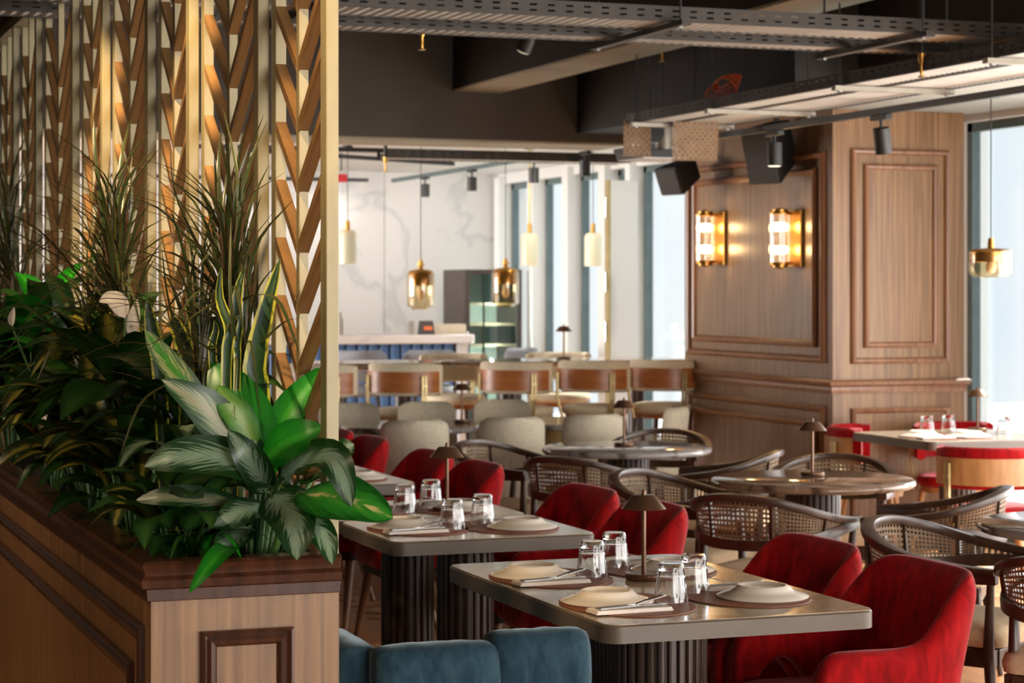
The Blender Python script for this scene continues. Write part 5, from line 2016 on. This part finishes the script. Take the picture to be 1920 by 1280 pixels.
# --- snake plants
def snake(label, base_px, d, blades):
    b = PX(base_px[0], base_px[1], d)
    t = empty('snake_plant', (b.x, b.y, ZSOIL))
    tag(t, label, 'plant', 'snake plants')
    for pts, w in blades:
        q = [PX(x, y, d + dd) for x, y, dd in pts]
        q = [Vector((q[0].x * .5 + b.x * .5, q[0].y * .5 + b.y * .5, ZSOIL))] + q
        leaf(t, q, w * d / FPX, CAMN, 'l_snake', 'sword', seg=16, cross=8, fold=.35)
snake('snake plant with one broad leaf next to the screen', (490, 960), 4.62, [
    ([(488, 760, 0), (478, 690, 0), (500, 580, .0), (526, 483, .02)], 48)])
snake('snake plant with tall yellow-edged leaves in front of the spiky plant', (430, 930), 4.62, [
    ([(432, 690, 0), (440, 640, 0), (445, 560, 0), (458, 498, .02)], 30),
    ([(425, 690, -.02), (432, 620, -.02), (412, 560, 0), (415, 497, .02)], 24),
    ([(445, 700, -.02), (445, 650, -.02), (450, 610, -.02), (447, 590, -.02)], 16),
    ([(400, 690, .02), (398, 650, .02), (405, 620, .02), (402, 600, .02)], 18)])
snake('low snake plant left of the tall yellow-edged one', (330, 920), 4.85, [
    ([(352, 700, 0), (345, 650, 0), (330, 610, 0), (322, 590, 0)], 36),
    ([(380, 700, 0), (372, 650, 0), (362, 600, 0), (345, 565, 0)], 26),
    ([(300, 700, 0), (290, 640, 0), (282, 600, 0), (276, 560, 0)], 34)])

# --- spiky dracaenas
blade_me = []
rb = random.Random(11)
for k, (L, droop) in enumerate(((.42, .06), (.46, .14), (.40, .26), (.50, .10), (.36, .34), (.44, .20))):
    pts = [(0, 0, 0), (L * .12, 0, L * .33), (L * .22 + droop * .25, 0, L * .66 - droop * .08), (L * .3 + droop * .9, 0, L * (.95 - droop * 1.1))]
    blade_me.append(leaf_mb([Vector(p) for p in pts], .012 + .004 * (k % 2), (-.9, 0, .5), 'blade', seg=10, cross=2, fold=.3).mesh('leaf', 'l_blade', 180))
def dracaena(label, u, v, zc, n, seed, k=1.0, extra=()):
    r_ = random.Random(seed)
    t = empty('dracaena', (u, v, ZSOIL))
    tag(t, label, 'plant', 'spiky dracaenas')
    heads = [(0, 0, zc), (.03, .1, zc - .12), (-.05, .08, zc - .2), (.02, -.06, zc - .16)]
    for hx, hy, hz in heads:
        stalk(t, [(u + hx * .4, v + hy * .4, ZSOIL), (u + hx * .8, v + hy * .8, (ZSOIL + hz) / 2), (u + hx, v + hy, hz)], .012, .009, 'trunk', 'stem')
    for i in range(n):
        h = heads[i % len(heads)] if i % 3 else heads[0]
        o = link_obj('leaf', r_.choice(blade_me), t)
        o.location = (h[0] * .95, h[1] * .95, h[2] - ZSOIL - r_.uniform(0, .10))
        tilt = r_.gauss(.12, .5) if i % 5 < 3 else r_.gauss(.75, .45)
        az = r_.uniform(0, 2 * PI)
        if math.cos(az) > .2:          # towards the screen the blades stand up
            tilt = min(tilt, -.12 - .25 * math.cos(az))
        o.rotation_euler = (r_.uniform(-.15, .15), tilt, az)
        s = r_.uniform(.75, 1.15) * k
        o.scale = (s, s * r_.uniform(.8, 1.3), s)
        from mathutils import Euler
        for trial in range(3):
            far = max((Euler(o.rotation_euler).to_matrix() @ (Vector(q.co) * s)).x for q in o.data.vertices)
            if u + o.location.x + far < SU - .004:
                break
            o.rotation_euler.z = PI - az if trial == 0 else PI
dracaena('spiky red-edged dracaena next to the nearest screen panel', 1.06, v_at(432, 1.06), z_at(540, 1.06, v_at(432, 1.06)), 150, 5, .85)
dracaena('spiky red-edged dracaena in the middle of the planter', 1.02, v_at(215, 1.02), z_at(530, 1.02, v_at(215, 1.02)), 160, 9, .98)
dracaena('thin spiky dracaena at the far left of the planter', .98, v_at(20, .98), z_at(500, .98, v_at(20, .98)), 70, 15, 1.0)

# --- broad-leaved plants filling the rest of the box
LM = {}
def std_leaves(m, prof, L, w, n=4, seed=1, fold=.2):
    r_ = random.Random(seed)
    out = []
    for i in range(n):
        b = r_.uniform(.1, .35)
        pts = [(0, 0, 0), (L * .3, 0, L * .22), (L * .7, 0, L * (.28 - b * .3)), (L, 0, L * (.2 - b))]
        out.append(leaf_mb([Vector(p) for p in pts], w * r_.uniform(.85, 1.15), (-.2, 0, 1), prof, seg=10, cross=4, fold=fold, wave=.08).mesh('leaf', m, 180))
    return out
def bush(name, label, u, v, mats, L, w, n, h, seed, prof='lance', group=None, spread=1.0, tiltr=(-1.1, .25)):
    r_ = random.Random(seed)
    t = empty(name, (u, v, ZSOIL))
    tag(t, label, 'plant', group)
    ms = []
    for q, m in enumerate(mats):
        ms += std_leaves(m, prof, L, w * 1.35, 3, seed + q)
    for i in range(n):
        az = i * 2.39996 + r_.uniform(-.3, .3)
        f = r_.uniform(.15, 1) ** .7
        hz = h * f
        rr = .05 * spread * r_.uniform(.3, 1.6)
        bx, by = math.cos(az) * rr, math.sin(az) * rr
        bx = max(-(u - PU0) + .06, min(PU1 - u - .07, bx))
        o = link_obj('leaf', r_.choice(ms), t)
        o.location = (bx, by, hz)
        o.rotation_euler = (r_.uniform(-.25, .25), r_.uniform(*tiltr) * (.4 + .6 * f), az)
        s = r_.uniform(.7, 1.15)
        o.scale = (s, s, s)
        if i % 2 == 0:
            MB().cyl((bx * .3, by * .3, 0), (bx, by, hz), .004, .003, 6, caps=False).build('stem', 'stem', t, smooth=60)
    return t
def uv_at(x, u):
    return u, v_at(x, u)
BUSH = [
    ('leafy_plant', 'dark mottled leafy plant low at the left rim', uv_at(250, .93), ['l_dark', 'l_mottle'], .20, .06, 34, .22, 21),
    ('leafy_plant', 'yellow-mottled leafy plant further left along the rim', uv_at(175, .92), ['l_mottle', 'l_dark'], .22, .065, 40, .26, 22),
    ('leafy_plant', 'yellow-mottled leafy plant at the left edge of the picture', uv_at(95, .90), ['l_mottle', 'l_mottle', 'l_dark'], .24, .07, 44, .28, 23),
    ('leafy_plant', 'dark leafy plant in the left corner of the picture', uv_at(25, .92), ['l_dark', 'l_mottle'], .26, .075, 44, .34, 24),
    ('leafy_plant', 'deep green leafy plant behind the variegated one', (1.02, 4.85), ['l_dark', 'l_silver'], .22, .08, 34, .34, 25),
    ('leafy_plant', 'dark green leafy plant under the middle dracaena', (.98, 5.35), ['l_dark'], .24, .085, 40, .36, 26),
    ('leafy_plant', 'glossy upright green plant before the middle dracaena', uv_at(125, .98), ['l_green', 'l_dark'], .20, .07, 26, .50, 27),
    ('leafy_plant', 'dark leafy plant between the two dracaenas', (1.0, 5.9), ['l_dark', 'l_dark', 'l_mottle'], .26, .09, 40, .40, 28),
    ('leafy_plant', 'dark green plant at the foot of the far screen panels', (1.0, 7.2), ['l_dark', 'l_green'], .26, .09, 44, .5, 29),
    ('leafy_plant', 'dark green plant at the far end of the planter', (.98, 8.2), ['l_dark', 'l_mottle'], .28, .09, 44, .5, 30),
    ('leafy_plant', 'low drooping plant on the left rim near the corner', uv_at(330, .90), ['l_dark', 'l_mottle'], .17, .05, 26, .14, 31),
]
for nm, lab, (u, v), mats, L, w, n, h, sd in BUSH:
    bush(nm, lab, u, v, mats, L, w, n, h, sd, group='leafy plants in the planter')
# small strappy plant at the near corner of the soil
sp = empty('strappy_plant', (.93, 4.40, ZSOIL))
tag(sp, 'small strappy green plant at the near left corner of the planter', 'plant')
for i in range(14):
    az = i * .45 + 1.0
    L = .13 + .03 * math.sin(i * 3)
    dx, dy = math.cos(az), math.sin(az)
    o0 = Vector(sp.location)
    leaf(sp, [o0, o0 + Vector((dx * L * .3, dy * L * .3, L * .5)), o0 + Vector((dx * L * .75, dy * L * .75, L * .55)), o0 + Vector((dx * L * 1.1, dy * L * 1.1, L * .25))], .02, (-dx * .5, -dy * .5, 1), 'l_green' if i % 3 == 0 else 'l_dark', 'blade', seg=8, cross=2)
# peace lilies
def lily(label, base, blooms):
    t = empty('peace_lily', (base[0], base[1], ZSOIL))
    tag(t, label, 'plant', 'peace lilies')
    ms = std_leaves('l_dark', 'lance', .2, .07, 3, 40)
    for i in range(12):
        o = link_obj('leaf', ms[i % 3], t)
        o.location = (0, 0, .08 + .015 * i)
        o.rotation_euler = (0, -.7 + .06 * i, i * 2.4)
    for pts, w, stem_y in blooms:
        d = base[0] * SN + base[1] * CS - .05
        q = [PX(x, y, d) for x, y in pts]
        mb = leaf_mb([p - Vector(t.location) for p in q], w * d / FPX, CAMN, 'ovate', seg=12, cross=6, fold=.4)
        mb.build('flower', 'l_spathe', t, smooth=180, fix=False)
        stalk(t, [(base[0], base[1], ZSOIL), Vector((base[0], base[1], ZSOIL)).lerp(q[0], .6), q[0]], .004, .003)
lily('peace lily with two white flowers before the middle dracaena', (1.0, v_at(225, 1.0)), [([(234, 596), (224, 572), (206, 560), (186, 566)], 38, 0), ([(246, 640), (250, 610), (254, 585), (258, 560)], 26, 0)])
lily('peace lily with closed white flowers at the left', (.96, v_at(150, .96)), [([(158, 700), (152, 680), (149, 655), (147, 630)], 22, 0), ([(165, 716), (162, 700), (156, 690), (150, 684)], 14, 0), ([(22, 612), (22, 600), (24, 588), (27, 575)], 14, 0)])
# red bromeliad glimpsed between the leaves
br = empty('bromeliad', (.98, 4.62, ZSOIL))
tag(br, 'red flowering plant glimpsed under the variegated leaves', 'plant')
for i in range(7):
    az = i * .9
    o0 = Vector(br.location) + Vector((0, 0, .06))
    leaf(br, [o0, o0 + Vector((math.cos(az) * .02, math.sin(az) * .02, .04)), o0 + Vector((math.cos(az) * .05, math.sin(az) * .05, .06))], .02, (0, 0, 1), 'red', 'lance', seg=6, cross=2)

# ------------------------------------------------------------------ warm ceiling spots over the planter and added fill spots over the aisle (fixtures above the frame)
def down_spot(label, loc, aim, e, size, col=(1, .66, .32), group='ceiling spots over the planter'):
    t = empty('planter_spot', loc)
    tag(t, label, 'spotlight', group)
    MB().lathe([(.036, 0), (.04, 0), (.04, .14), (0, .14), (0, .13), (.036, .13)], 24).build('can', 'black_metal', t, smooth=40)
    MB().cyl((0, 0, .14), (0, 0, ZC - loc[2]), .01, n=8).build('stem', 'black_metal', t)
    light('spot_beam', 'SPOT', (loc[0], loc[1], loc[2] - .01), e, col, spot_size=math.radians(size), spot_blend=.7, shadow_soft_size=.03, aim=aim)
for v, lab in ((3.75, 'near end'), (5.1, 'middle'), (6.5, 'far part')):
    down_spot('warm ceiling spot over the %s of the planter' % lab, (.70, v, 3.0), (SU + .03, v + .78, 1.75), 300 if v > 4 else 190, 30, (1, .72, .4))
for v, lab in ((3.2, 'beside the near end of the planter'), (6.2, 'further along the planter')):
    down_spot('added warm fill spot over the aisle ' + lab, (-.7, v, 3.0), (.7, v + 1.0, .6), 90, 95, (1, .74, .46), 'added fill spots over the aisle')  # added fill lamps with cans, warming the planter's left side
